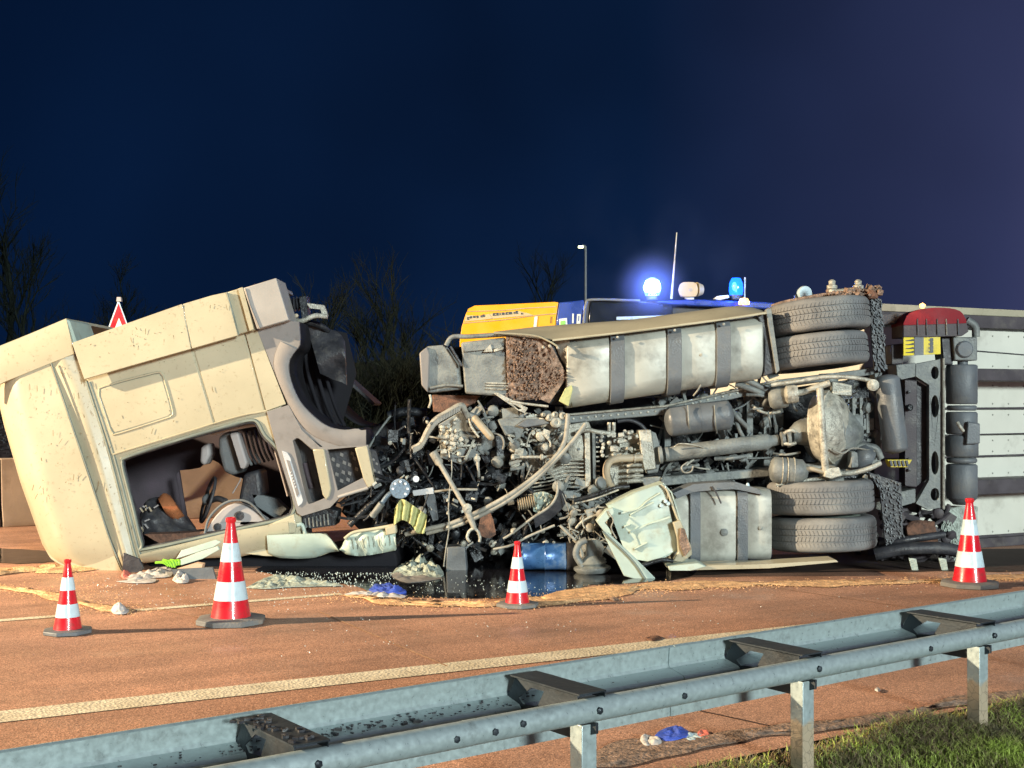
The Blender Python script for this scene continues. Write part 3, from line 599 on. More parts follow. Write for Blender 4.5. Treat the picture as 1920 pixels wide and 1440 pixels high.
# lower body: door sill, pillar edge and the bent A-pillar skin
b = MB(); b.curved([(262,1040),(340,1020),(448,994),(540,978)], [(268,1056),(350,1048),(450,1044),(545,1022)], lambda u, v: CD - .07 + .12*(u**2), 6, 12, .03); b.obj('lower_sill', M['cream'], cab, smooth=60)
b = MB(); b.curved([(500,1004),(540,1002),(580,1001),(608,1000),(618,1008),(634,1032)], [(503,1038),(520,1046),(560,1048),(590,1046),(615,1036),(636,1034)], lambda u, v: CD - .09 + .10*u*u, 8, 12, .03); b.obj('pillar_skin', M['pale'], cab, smooth=60)
S_([(430,1008),(560,986),(576,1000),(610,1001),(634,1030),(600,1043),(500,1043),(430,1034)], CD+.03, CD+.10, M['cream'], 'sill_link')
S_([(448,996),(500,985),(552,964),(556,984),(553,1000),(470,1004),(440,1006)], CD-.03, CD+.02, M['cream'], 'door_sill', bevel=.01)
b = MB()
for x, y in ((464,999),(492,996),(506,998),(478,1000),(536,990),(521,988),(450,1002)): b.slab([(x,y),(x+4,y-1.5),(x+4,y+2),(x+1,y+3)], CD-.038, CD-.028)
b.obj('clip_marks', M['seal'], cab, kind='stuff')
T_([(556,985,CD-.02),(566,984,CD),(572,1002,CD)], .02, M['pale'], 'hinge_plate', cab)
S_([(340,1032),(404,1012),(415,1016),(400,1026),(330,1048)], CD-.12, CD-.10, M['pale'], 'bent_trim', bevel=.004)
b = MB(); b.curved([(636,1030),(648,1010),(662,1000),(700,995),(734,988),(741,998)], [(638,1032),(650,1040),(675,1043),(700,1040),(742,1032),(743,1030)], lambda u, v: 11.72 + .05*math.sin(v*22)*.35 - .05*math.sin(3.1*u), 6, 40, .03)
b.obj('bumper_corner', M['pale'], cab, smooth=60)
T_([(646,1010,11.68),(664,998,11.68),(700,992,11.68),(738,985,11.66)], .016, M['cream'], 'bumper_edge', cab)
S_([(722,990),(742,984),(744,1000),(724,1004)], 11.62, 11.72, M['cream'], 'bumper_bracket', bevel=.01)
b = MB()
for i in range(8): b.tube([P(660+i*10, 1008-i*.8, 11.66), P(663+i*10, 1030-i*1.1, 11.66)], .004, 5)
b.obj('bumper_rib', M['seal'], cab)
S_([(272,1055),(420,1046),(500,1046),(590,1046),(640,1036),(742,1034),(746,1064),(600,1066),(480,1067),(290,1071)], CD+.28, CD+1.7, M['liner'], 'dark_front_filler', bevel=.02)  # dark mass added under the cab to hide the lit road behind
# linkage at the top right corner of the cab
lk = thing('cab_latch_unit', P(575, 600, 12.3), 'black air spring and bent metal bracket sticking out at the top corner of the cab', 'bracket')
for i in range(7): MB().lathe([(.05,-.014),(.075,0),(.05,.014)], P(534+i*6, 573-i*.8, 12.2), P(600,567,12.2)-P(530,575,12.2), 14).obj('spring_coil', M['black'], lk, smooth=60)
S_([(560,555),(574,553),(578,598),(566,602)], 12.1, 12.3, M['dark'], 'end_block', lk, bevel=.01)
S_([(574,568),(608,572),(615,592),(606,596),(600,580),(580,578)], 12.12, 12.16, M['lgrey'], 'bracket_plate', lk, bevel=.004)
T_([(548,598,12.15),(565,602,12.1),(590,592,12.1),(614,594,12.1)], .025, M['lgrey'], 'bracket_arm', lk)
T_([(556,605,12.3),(585,606,12.3),(612,618,12.4),(632,650,12.6)], .03, M['dark'], 'bent_pipe', lk)
MB().lathe([(0,-.02),(.02,-.01),(.02,.02),(0,.03)], P(556,592,12.1), (0,-1,0), 8).obj('orange_cap', M['pipe'], lk)

# interior of the cab
BEIGE = spline2([(337,882),(375,877),(391,862),(410,868),(428,886),(442,894),(470,905),(480,940),(440,990),(400,1006),(366,1000),(350,968)],2)
S_([(195,860),(480,765),(575,800),(585,1000),(262,1052)], CD+1.6, CD+1.62, M['plum'], 'roof_lining', holes=[BEIGE])
S_([(335,884),(350,968),(366,990),(362,1000),(344,975),(330,890)], CD+1.2, CD+1.24, M['plum'], 'curtain_edge')
# seat
seat = [((406,812),(448,804),(452,870),(436,892),(418,886),(408,850))]
S_([(408,820),(430,806),(444,860),(450,884),(436,893),(418,884),(410,850)], CD+.5, CD+.95, M['seat'], 'seat_back', bevel=.05, seg=3)
S_([(376,838),(392,830),(394,852),(384,874),(374,868)], CD+.7, CD+.95, M['igrey'], 'headrest', bevel=.03, seg=3)
S_([(430,812),(446,810),(464,868),(458,880),(450,878)], CD+.35, CD+.5, M['igrey'], 'arm_rest', bevel=.03, seg=3)
for i in range(7): T_([(452+i*8,812-i*2,CD+.6),(462+i*8,850-i*2,CD+.6),(472+i*8,872-i*2,CD+.55)], .014, M['black'] if i % 2 else M['seat'], 'bellows_fold', cab, 6)
T_([(395,815,CD+.3),(440,803,CD+.3),(486,796,CD+.3),(490,806,CD+.3)], .02, M['igrey'], 'grab_rail', cab)
S_([(456,888),(486,880),(492,930),(470,952),(446,940)], CD+.5, CD+.9, M['black'], 'seat_base', bevel=.04, seg=3)
S_([(470,925),(520,935),(540,955),(520,975),(480,950)], CD+.5, CD+.6, M['seat'], 'floor_mat', bevel=.01)
T_([(515,842,CD+.2),(526,880,CD+.2),(540,930,CD+.2)], .012, M['igrey'], 'pillar_trim', cab)
# dashboard: fan shaped grey panel with two round vents
S_(spline2([(386,998),(396,978),(416,955),(438,944),(462,950),(490,968),(500,980),(440,992)],2), CD+.25, CD+.4, M['igrey'], 'dashboard', bevel=.012)
T_([(384,1000,CD+.2),(392,972,CD+.2),(414,948,CD+.2),(440,938,CD+.2),(470,944,CD+.2),(502,978,CD+.2)], .012, M['seat'], 'dash_edge', cab)
for (x, y, r_) in ((449,967,.036),(408,988,.030)):
    MB().lathe([(r_,0),(r_*1.25,.004),(r_*1.25,-.01),(r_*.9,-.012),(r_*.8,.01),(0,.012)], P(x, y, CD+.235), (0,1,0), 18).obj('air_vent', M['black'], cab)
# steering wheel, seen nearly edge-on
wc = P(390, 937, CD+.55); ax = Vector((-.86, -.32, .28)).normalized(); u_ = ax.cross(Vector((0,1,0))).normalized(); v_ = ax.cross(u_)
MB().tube([wc + (u_*math.cos(a/24*6.2832) + v_*math.sin(a/24*6.2832))*.225 for a in range(25)], .016, 8).obj('steering_wheel', M['black'], cab, smooth=60)
MB().lathe([(.0,-.03),(.05,-.02),(.06,.02),(.03,.05),(0,.06)], wc, ax, 12).obj('wheel_hub', M['seat'], cab, smooth=60)
for an in (.4, 2.3, 4.4): MB().tube([wc, wc + (u_*math.cos(an)+v_*math.sin(an))*.22], .012, 6).obj('wheel_spoke', M['black'], cab)
T_([(392,940,CD+.5),(408,935,CD+.4),(424,940,CD+.35)], .03, M['black'], 'steering_column', cab)
T_([(436,925,CD+.5),(448,905,CD+.5),(452,896,CD+.5)], .006, M['igrey'], 'seat_cable', cab)
# loose things on the cab floor (windscreen side)
fl = thing('bag', P(300, 1000, 12.3), 'dark crumpled bag with a glossy bronze bulge lying inside the cab opening', 'bag')
b = MB(); b.curved(spline2([(262,965),(275,938),(300,932),(318,938)],3), spline2([(272,1010),(300,1016),(340,1012),(372,1000)],3), lambda u, v: 12.25 - .12*math.sin(3.14*u) + .05*noise.noise(Vector((u*5, v*6, 0))), 12, 14, .05); b.obj('bag_body', M['black'], fl, smooth=60)
M['bronze'] = mat('glossy_bronze_foil', (.55,.22,.10), .22, metal=.5, var=.2, bump=.3, bs=12)
b = MB(); b.curved(spline2([(296,935),(306,925),(318,930)],3), spline2([(312,965),(328,975),(344,968)],3), lambda u, v: 12.12 - .08*math.sin(3.14*u), 10, 10, .04); b.obj('bag_flap', M['bronze'], fl, smooth=60)
for k_ in range(9):
    x, y = rnd.uniform(264,300), rnd.uniform(945,1000); MB().box(P(x, y, 12.08), (.05,.02,.012), Matrix.Rotation(rnd.uniform(0,3), 3, 'Y')).obj('buckle', M['igrey'] if k_ % 2 else M['pipe'], fl)
S_([(270,1002),(340,1000),(384,996),(384,1006),(300,1020)], CD+.2, CD+.5, M['rust'], 'floor_trim')
# small scuffs and marks all over the cab paint
b = MB(); sc = random.Random(11)
def inpoly(x, y, p):
    c = False
    for i in range(len(p)):
        (x1, y1), (x2, y2) = p[i], p[i-1]
        if (y1 > y) != (y2 > y) and x < (x2-x1)*(y-y1)/(y2-y1)+x1: c = not c
    return c
areas = [([(20,740),(94,690),(127,780),(165,892),(196,1000),(120,1000),(70,940)], CD-.085, 70), ([(104,684),(136,668),(167,720),(205,850),(240,1000),(215,1000),(170,880)], CD-.05, 80),
         ([(145,643),(340,574),(440,548),(440,620),(358,650),(162,705)], CD-.145, 70), ([(172,712),(358,660),(480,628),(520,750),(405,790),(215,846)], CD-.022, 70), ([(0,660),(118,604),(130,660),(40,700)], CD-.04, 8)]
for poly, d, n in areas:
    k_ = 0
    while k_ < n:
        x = sc.uniform(0, 540); y = sc.uniform(540, 1060)
        if not inpoly(x, y, poly): continue
        k_ += 1.5; L_ = sc.choice((.5, .7, .7, 1, 1, 1.5, 2, 2.5, 6, 11)) ; a = 1.5 + sc.gauss(0, .35) if L_ > 5 else sc.uniform(0, 3)
        h = sc.uniform(-.5, .5)
        b.tube([P(x + L_*math.cos(a)*t + h*3*t*(1-t)*4*.3, y + L_*math.sin(a)*t, d) for t in (0, .5, 1)], sc.uniform(.0015,.0030) if L_ > 5 else sc.uniform(.002,.004), 4)
b.obj('scuff_mark', M['speck'], cab, kind='stuff', fix=False)

# ------------------------------------------------------------------ the tractor chassis on its side, underside to the camera
ch = thing('truck_chassis', G(1400, 1060), 'overturned lorry chassis on its side showing tanks, axle, gearbox and torn-open front end', 'truck chassis')
def rrect_loft(a, b, ha, hb, dep, rad, m, name, par=ch, n=5, yo=0, flare=0, smooth=50, kind=None):
    """rounded box along a-b (3D centre points of the camera-facing face); ha/hb half heights; dep depth away from camera"""
    a = Vector(a); b_ = Vector(b); mb = MB(); secs = []
    for t, k in ((0,.93),(.015,.985),(.04,1),(.96,1),(.985,.985),(1,.93)):
        c = a.lerp(b_, t); h = ha + (hb-ha)*t; hh = h*k; dd = dep*k; pr = []
        for (sx, sz, a0) in ((-1,1,90),(1,1,0),(1,-1,-90),(-1,-1,180)):
            for j in range(n+1):
                an = R(a0 + 90*j/n) if (sx, sz) != (-1, 1) else R(90 + 90*j/n)
                pr.append(None)
        pr = []
        for cx, cz, a0 in ((dd/2-rad, hh-rad, 0), (-dd/2+rad, hh-rad, 90), (-dd/2+rad, -hh+rad, 180), (dd/2-rad, -hh+rad, 270)):
            for j in range(n+1):
                an = R(a0 + 90*j/n); pr.append((cx + rad*math.cos(an), cz + rad*math.sin(an)))
        secs.append([c + Vector((0, dep/2 + y, z)) for y, z in pr])
    m_ = len(secs[0]); v = [q for s in secs for q in s]; f = []
    for i in range(len(secs)-1):
        for j in range(m_): f.append((i*m_+j, i*m_+(j+1)%m_, (i+1)*m_+(j+1)%m_, (i+1)*m_+j))
    f += [tuple(range(m_)), tuple((len(secs)-1)*m_+j for j in range(m_))]
    mb.add(v, f); return mb.obj(name, m, par, smooth=smooth, kind=kind)
def C(x, y, D): return P(x, y, D)
# upper tank (three lengths between straps so the seams show), straps
TD = 11.75
def edge(x, top): # image rows of the upper tank's long edges
    return (637 - (x-1053)*.122) if top else (765 - (x-1068)*.152)
def tank_sec(x0, x1, name, m, grow=0, d=TD):
    ya, yb = (edge(x0,1)+edge(x0,0))/2, (edge(x1,1)+edge(x1,0))/2
    ha, hb = (edge(x0,0)-edge(x0,1))/2, (edge(x1,0)-edge(x1,1))/2
    k = d/F
    return rrect_loft(C(x0, ya, d), C(x1, yb, d), ha*k+grow, hb*k+grow, .62+2*grow, .15+grow, m, name)
tank_sec(1062, 1145, 'fuel_tank', M['tank']); tank_sec(1146.5, 1252, 'fuel_tank', M['tank']); tank_sec(1253.5, 1346, 'fuel_tank', M['tank']); tank_sec(1347.5, 1432, 'fuel_tank', M['tank'])
for x in (1158, 1265, 1357): tank_sec(x-13, x+14, 'tank_strap', M['strap'], .028, TD-.03); MB().lathe([(0,0),(.012,0),(.012,.012),(0,.016)], P(x, edge(x,1)+8, TD-.06), (0,-1,0), 8).obj('strap_bolt', M['lgrey'], ch)
MB().lathe([(0,0),(.014,0),(.014,.012),(0,.016)], P(1315, 665, TD-.003), (0,-1,0), 8).obj('drain_plug', M['lgrey'], ch)
# dented nose of the tank and dark end plate
b = MB(); b.curved([(1040,640),(1048,665),(1068,700),(1066,728),(1052,752),(1068,764)], [(1068,634),(1068,665),(1072,700),(1072,728),(1072,752),(1074,764)], lambda u, v: TD + .10*(1-u)+.03, 5, 12, .04); b.obj('dented_tank_end', M['tank'], ch, smooth=50)
S_([(1005,628),(1070,632),(1074,760),(1030,758),(1010,700)], TD+.16, TD+.5, M['dark'], 'tank_end_cap', ch)
S_([(1048,752),(1060,728),(1072,722),(1074,730),(1066,762)], TD-.02, TD+.05, M['cloth'], 'bright_tear', ch, bevel=.004)
S_([(1420,593),(1440,582),(1448,600),(1462,696),(1432,706),(1434,640)], TD+.03, TD+.5, M['black'], 'tank_end_plate', ch, bevel=.01)
S_([(1436,580),(1446,578),(1462,694),(1456,700)], TD-.02, TD+.02, M['grey'], 'end_plate_edge', ch)
# side skirt lying along the top
b = MB(); b.curved([(926,622),(1010,612),(1180,600),(1363,575),(1400,573),(1436,584)], [(930,626),(1035,637),(1180,622),(1340,600),(1400,592),(1436,588)], lambda u, v: TD+.55-.60*u, 4, 20, .02); b.obj('side_skirt', M['cream'], ch, smooth=50)
T_([(926,624,TD-.04),(1000,629,TD-.05),(1030,640,TD-.06),(1046,650,TD-.06)], .010, M['cream'], 'skirt_lip', ch, 6)
T_([(1036,638,TD-.06),(1180,622,TD-.05),(1340,601,TD-.04),(1436,587,TD-.04)], .012, M['cream'], 'skirt_edge', ch, 6)
for x, y in ((1018,650),(1030,648),(1045,651)): MB().lathe([(.012,0),(.016,.02),(.010,.04),(0,.045)], P(x, y, TD-.08), (.2,-1,-.3), 8).obj('clip', M['lgrey'], ch)
# muddy muffler block
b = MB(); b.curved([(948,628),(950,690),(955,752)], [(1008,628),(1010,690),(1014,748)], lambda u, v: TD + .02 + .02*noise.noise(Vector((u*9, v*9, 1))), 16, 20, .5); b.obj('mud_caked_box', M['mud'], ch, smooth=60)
b = MB(); b.curved([(1008,628),(1008,690),(1012,748)], [(1030,640),(1064,705),(1030,756)], lambda u, v: TD + .02 + .05*u + .02*noise.noise(Vector((u*9, v*9, 7))), 10, 16, .4); b.obj('rusty_lit_end', M['mudl'], ch, smooth=60)
b = MB(); rr_ = random.Random(2)
for i in range(420):
    x = rr_.uniform(950,1060); y = rr_.uniform(632,748)
    if x > 1010 and (y > 708 + (1060-x)*.8 or (x-1010)*1.4 > y-630): continue
    a = rr_.uniform(0,3); L_ = rr_.uniform(1.5,4); b.tube([P(x, y, TD), P(x+L_*math.cos(a), y+L_*math.sin(a), TD-.03)], rr_.uniform(.004,.009), 4)
b.obj('mud_crumbs', [M['mud']], ch, kind='stuff', fix=False)
T_([(955,752,TD-.03),(985,757,TD-.03),(1028,762,TD-.02)], .012, M['lgrey'], 'box_lip', ch)
# grey housing and mudguard at its left
S_([(864,642),(948,632),(954,744),(872,738)], TD+.06, TD+.5, M['grey'], 'battery_box', ch, bevel=.02)
S_([(866,650),(940,641),(944,652),(870,660)], TD+.02, TD+.06, M['grey'], 'box_rail', ch, bevel=.01)
S_([(906,660),(920,645),(924,660)], TD+.01, TD+.05, M['lgrey'], 'latch', ch, bevel=.004); S_([(926,655),(944,650),(944,655),(926,660)], TD+.01, TD+.05, M['lgrey'], 'latch', ch, bevel=.004)
for y in (718, 723, 729): T_([(912,y,TD+.03),(954,y+1,TD+.03)], .006, M['lgrey'], 'rail', ch, 6, 0)
S_([(787,660),(802,649),(835,646),(862,684),(866,720),(866,730),(802,737),(791,722)], TD+.12, TD+.45, M['grey'], 'mudguard', ch, bevel=.03, seg=3)
S_([(786,662),(801,650),(806,664),(804,722),(802,736),(790,722)], TD+.09, TD+.2, M['clad'], 'mudguard_edge', ch, bevel=.012)
T_([(806,728,TD+.08),(838,722,TD+.08),(868,724,TD+.08)], .015, M['grey'], 'mudguard_lip', ch)
T_([(836,648,TD+.1),(848,632,TD+.1),(880,631,TD+.1),(948,627,TD+.1)], .022, M['grey'], 'air_pipe', ch)
T_([(845,650,TD+.05),(866,686,TD+.05)], .012, M['black'], 'stay', ch, 6, 0)
T_([(806,740,TD+.1),(808,752,TD+.1),(804,764,TD+.12)], .012, M['lgrey'], 'chain', ch)
S_([(838,650),(900,650),(900,740),(838,735)], TD+.5, TD+.54, M['liner'], 'dark_gap_backing', ch)  # black sheet put behind the gap to keep it dark
S_([(810,740),(900,742),(890,756),(850,775),(812,772)], TD+.3, TD+.4, M['rust'], 'torn_plate', ch, bevel=.01)
# frame rails
S_([(936,776),(1062,777),(1250,760),(1460,712),(1640,690),(1640,702),(1460,728),(1252,777),(1062,794),(938,796)], 12.05, 12.30, M['grey'], 'frame_rail', ch, bevel=.008)
S_([(1200,896),(1365,884),(1480,872),(1650,858),(1650,874),(1480,890),(1365,900),(1210,914)], 12.05, 12.30, M['grey'], 'frame_rail', ch, bevel=.008)
T_([(1062,778,12.02),(1250,761,12.02),(1460,714,12.02)], .012, M['lgrey'], 'rail_flange', ch, 6, 0)
for x, y0, y1 in ((1246,775,895),(1400,735,888),(1432,725,884),(1640,700,866)):
    S_([(x,y0),(x+12,y0-2),(x+12,y1),(x,y1+2)], 12.15, 12.35, M['grey'], 'cross_member', ch, bevel=.006)
S_([(930,760),(1430,735),(1640,705),(1640,900),(1440,930),(1200,990),(900,1010),(800,960),(800,820)], 12.85, 12.95, M['dark'], 'underbody_floor', ch)
for i in range(26):
    x = 1075 + i*14; y = (786 - (x-1062)*.088) if x < 1250 else (768 - (x-1250)*.235)
    MB().lathe([(0,0),(.011,0),(.011,.010),(0,.012)], P(x, y, 12.05), (0,-1,0), 6).obj('rail_bolt', M['lgrey'], ch)
# air tank
def capsule(a, b_, r, m, name, par=ch, n=20, nose=.45):
    a = Vector(a); b_ = Vector(b_); L_ = (b_-a).length; pr = [(r*math.sin(R(t)), r*nose*(1-math.cos(R(t)))) for t in (0,20,40,60,80,90)]
    pr += [(r, L_/2), (r*1.015, L_/2), (r*1.015, L_/2+.01), (r, L_/2+.01)]
    pr += [(r*math.sin(R(t)), L_ - r*nose*(1-math.cos(R(t)))) for t in (90,80,60,40,20,0)]
    return MB().lathe(pr, a, b_-a, n).obj(name, m, par, smooth=50)
capsule(P(1246,792,11.95), P(1375,776,11.95), .142, M['strap'], 'air_tank')
for x in (1300, 1350): T_([(x-10,760,11.82),(x-8,790,11.78),(x-6,812,11.9)], .008, M['grey'], 'tank_band', ch, 6)
# propeller shaft
MB().lathe([(.05,0),(.066,.01),(.066,.05),(.074,.06),(.074,1.02),(.066,1.03),(.055,1.05),(.05,1.12)], P(1240,853,11.95), P(1482,822,11.95)-P(1240,853,11.95), 20).obj('propeller_shaft', M['grey'], ch, smooth=50)
T_([(1264,838,11.86),(1275,832,11.84),(1300,834,11.85),(1320,840,11.87)], .006, M['lgrey'], 'wire', ch)
for (x, y, r_, d) in ((1238,853,.085,11.9),(1250,852,.07,11.9),(1478,822,.085,11.9),(1468,823,.07,11.9)):
    MB().lathe([(r_*.7,-.02),(r_,-.015),(r_,.015),(r_*.7,.02)], P(x, y, d), (1,0,.12), 12).obj('flange', M['grey'], ch)
for s_ in (-1, 1): T_([(1470,822+s_*9,11.86),(1483,820+s_*13,11.84),(1492,820+s_*10,11.85)], .018, M['lgrey'], 'yoke', ch)
# gearbox: ribbed case, flange plates, retarder block
S_([(1040,800),(1104,790),(1112,812),(1112,912),(1052,914),(1020,880),(1000,905),(985,880),(1020,830)], 12.02, 12.4, M['lgrey'], 'gearbox_case', ch, bevel=.02)
for i in range(8):
    y = 862 + i*7.2; T_([(1012-i*3,y+16,12.0),(1040-i*2,y+11,11.96),(1062,y+1,11.94),(1098,y,11.94)], .008, M['lgrey'], 'gearbox_rib', ch, 6, 2)
S_([(1096,812),(1106,811),(1108,914),(1098,914)], 11.90, 12.1, M['lgrey'], 'flange_plate', ch, bevel=.004)
S_([(1110,810),(1116,810),(1118,912),(1112,912)], 11.92, 12.1, M['grey'], 'flange_plate', ch, bevel=.004)
b = MB()
for i in range(11): b.box(P(1121, 820+i*9, 11.97), (.035,.03,.014)); 
b.obj('flange_bolts', M['lgrey'], ch)
b = MB(); b.curved([(1062,820),(1068,858),(1070,862)], [(1104,815),(1104,850),(1104,860)], lambda u, v: 11.95-.03*math.sin(3.14*u)*math.sin(3.14*v), 6, 8, .1); b.obj('gearbox_cover', M['lgrey'], ch, smooth=60)
for x, y in ((1085,842),(1101,838),(1074,832)): MB().lathe([(.014,0),(.014,.02),(.006,.02),(0,.01)], P(x, y, 11.93), (0,-1,0), 10).obj('bolt_boss', M['grey'], ch)
S_([(1140,820),(1200,812),(1202,905),(1150,912),(1138,880)], 12.05, 12.4, M['lgrey'], 'retarder_body', ch, bevel=.02)
S_([(1198,807),(1221,806),(1227,850),(1230,879),(1208,882),(1203,860)], 11.86, 12.2, M['lgrey'], 'retarder_plate', ch, bevel=.01)
S_([(1221,808),(1230,812),(1242,850),(1234,886),(1214,889),(1212,882),(1230,879)], 11.93, 12.2, M['grey'], 'retarder_backplate', ch, bevel=.01)
T_([(1204,858,11.84),(1180,859,11.82),(1158,860,11.80),(1143,866,11.80),(1137,880,11.80),(1139,900,11.84),(1146,912,11.9)], .036, M['pipe'], 'coolant_pipe', ch, 12)
for x in (1166, 1190): MB().lathe([(.044,-.006),(.044,.006)], P(x, 859.5, 11.82), (1,0,0), 14).obj('hose_clamp', M['lgrey'], ch, smooth=50)
for i, y in enumerate((872, 882, 892, 901)): T_([(1176,y+2,11.92),(1190,y,11.9),(1206,y,11.9)], .022 if i % 2 else .016, M['lgrey'], 'oil_line', ch)
b = MB(); r3 = random.Random(21)
for i in range(46):
    x = r3.uniform(1142,1200); y = r3.uniform(808,856); z = r3.choice((0,1,2)); q = P(x, y, r3.uniform(11.88, 12.02))
    if z == 0: b.lathe([(.0,0),(.022,0),(.022,.03),(.014,.035),(0,.035)], q, (r3.uniform(-.5,.5),-1,r3.uniform(-.5,.5)), 8)
    elif z == 1: b.tube([q, P(x+r3.uniform(-12,12), y+r3.uniform(-8,8), 11.95)], r3.uniform(.008,.018), 6)
    else: b.box(q, (r3.uniform(.03,.08), .05, r3.uniform(.02,.05)), Matrix.Rotation(r3.uniform(-.5,.5), 3, 'Y'))
b.obj('valve_cluster', M['lgrey'], ch, kind='stuff', bevel=.003)
b = MB()
for i in range(7): b.lathe([(.0,-.02),(.018,-.015),(.018,.015),(0,.02)], P(1130+rnd.uniform(-3,3), 812+i*7, 11.93), (0,-1,.2), 8)
b.obj('connector_row', M['lgrey'], ch, kind='stuff')
T_([(1080,812,11.95),(1100,806,11.93),(1120,810,11.93),(1148,813,11.95)], .022, M['lgrey'], 'gear_linkage', ch)
for x in (1142, 1151): T_([(x,792,11.95),(x,808,11.95)], .018, M['lgrey'], 'sensor', ch, 8, 0)
T_([(1158,790,12.1),(1180,788,12.1),(1200,796,12.1),(1212,808,12.1)], .02, M['black'], 'cable_loop', ch)
# two long hoses sagging to the left, push rod with fork end, thin cable
T_([(1065,776,11.7),(1063,800,11.68),(1058,830,11.65),(1040,858,11.62),(1000,896,11.6),(952,930,11.58),(900,958,11.6),(850,980,11.62),(800,992,11.66),(760,1002,11.7)], .022, M['cable'], 'long_hose', ch, 8)
T_([(1098,795,11.68),(1080,820,11.64),(1054,850,11.62),(1010,894,11.6),(962,932,11.58),(910,962,11.6),(860,984,11.62),(800,1000,11.7)], .020, M['cable'], 'long_hose', ch, 8)
MB().tube([P(812,848,11.62), P(824,868,11.6), P(826,872,11.58), P(872,950,11.52), P(876,956,11.52), P(890,992,11.5)], [.04,.04,.022,.022,.035,.022], 10).obj('push_rod', M['cable'], ch, smooth=50)
MB().lathe([(.02,-.03),(.045,-.02),(.045,.02),(.02,.03)], P(876,953,11.50), (0,1,0), 12).obj('rod_joint', M['lgrey'], ch)
for s_ in (-1, 1): T_([(888,990,11.5),(888+s_*8,996,11.5),(888+s_*12,1008,11.5),(890+s_*9,1016,11.5)], .014, M['lgrey'], 'fork_end', ch)
T_([(847,862,11.6),(847,885,11.58),(844,910,11.58),(841,950,11.56),(842,990,11.55),(836,1030,11.6),(832,1062,11.66)], .006, M['cable'], 'thin_cable', ch, 6)
for y in (938, 962, 988): MB().lathe([(0,-.02),(.013,-.01),(.013,.01),(0,.02)], P(839.5, y, 11.56), (0,0,1), 8).obj('cable_clip', M['lgrey'], ch)
T_([(895,852,11.75),(896,870,11.7),(898,895,11.7)], .014, M['cable'], 'sensor_stem', ch); MB().lathe([(0,-.02),(.03,-.01),(.03,.02),(0,.03)], P(895,860,11.68), (0,-1,0), 12).obj('sensor_head', M['lgrey'], ch)
T_([(962,858,11.8),(990,857,11.78),(1020,857,11.78),(1048,853,11.8)], .014, M['lgrey'], 'cross_rod', ch)
for x in (962, 1016): MB().lathe([(.01,-.02),(.03,-.01),(.03,.01),(.01,.02)], P(x, 857, 11.78), (1,0,0), 10).obj('rod_collar', M['lgrey'], ch)
# torn engine front: plate, thick harness arc, bright casting, cylinder
S_([(822,796),(868,768),(890,778),(934,834),(866,872),(826,858)], 11.92, 12.1, M['grey'], 'engine_front_plate', ch, bevel=.01)
T_([(774,842,11.8),(790,832,11.78),(802,808,11.76),(816,788,11.75),(838,774,11.75),(864,760,11.76),(872,772,11.8),(878,784,11.85)], .030, M['cable'], 'corrugated_harness', ch, 10)
hp_ = catmull([P(776,846,11.76), P(792,836,11.74), P(806,810,11.72), P(820,792,11.71), P(840,780,11.71), P(862,768,11.72)], 7)
b = MB()
for q in hp_: b.box(q + Vector((0,0,.01)), (.012,.02,.05))
b.obj('harness_ring', M['grey'], ch, kind='stuff')
MB().lathe([(.0,0),(.02,.004),(.034,.02),(.036,.24),(.030,.27),(.018,.285),(0,.29)], P(887,780,11.7), P(931,832,11.7)-P(887,780,11.7), 14).obj('steel_cylinder', M['pipe'], ch, smooth=50)
T_([(880,784,11.75),(884,800,11.75),(898,820,11.75)], .012, M['lgrey'], 'bent_tube', ch)
T_([(926,812,11.7),(940,818,11.7),(945,830,11.7),(943,842,11.72)], .010, M['cable'], 'short_hose', ch)
b = MB(); r3 = random.Random(9)
for i in range(90):
    x = r3.gauss(848, 13); y = r3.gauss(826, 17); 
    if not inpoly(x, y, [(822,796),(868,768),(905,800),(905,850),(866,872),(826,858)]): continue
    q = P(x, y, r3.uniform(11.72, 11.92)); z = r3.random()
    if z < .4: b.tube([q, q + Vector((r3.gauss(0,.06), r3.gauss(0,.02), r3.gauss(0,.05))), q + Vector((r3.gauss(0,.09), .03, r3.gauss(0,.08)))], r3.uniform(.006,.017), 6)
    elif z < .75: b.lathe([(0,0),(.02,.0),(.026,.015),(.014,.03),(0,.03)], q, (r3.uniform(-1,1),-1,r3.uniform(-1,1)), 8)
    else: b.box(q, (r3.uniform(.02,.07), .03, r3.uniform(.02,.05)), Matrix.Rotation(r3.uniform(-1,1), 3, 'Y'))
b.obj('engine_casting', M['lgrey'], ch, kind='stuff', bevel=.002)
# mounting brackets under the box
S_([(926,738),(934,736),(990,765),(984,775),(972,770)], 11.72, 11.86, M['lgrey'], 'mount_bracket', ch, bevel=.004, holes=[[(962,758),(978,766),(972,768)]])
S_([(932,787),(950,782),(985,784),(1010,780),(1035,790),(1012,800),(985,800),(975,822),(966,826),(964,812),(948,818)], 11.82, 12.0, M['grey'], 'suspension_arm', ch, bevel=.012)
S_([(968,798),(985,786),(1020,786),(1032,794),(1010,798),(985,802)], 11.76, 11.84, M['strap'], 'damper_block', ch, bevel=.01)
for (x, y, r_) in ((1030,783,.035),(1042,792,.05),(1054,780,.035),(1040,778,.03),(1018,778,.02)):
    MB().lathe([(r_*.5,-.03),(r_,-.02),(r_,.03),(r_*.5,.04),(0,.02)], P(x, y, 11.76), (.2,-1,.1), 12).obj('mount_boss', M['lgrey'], ch, smooth=40)
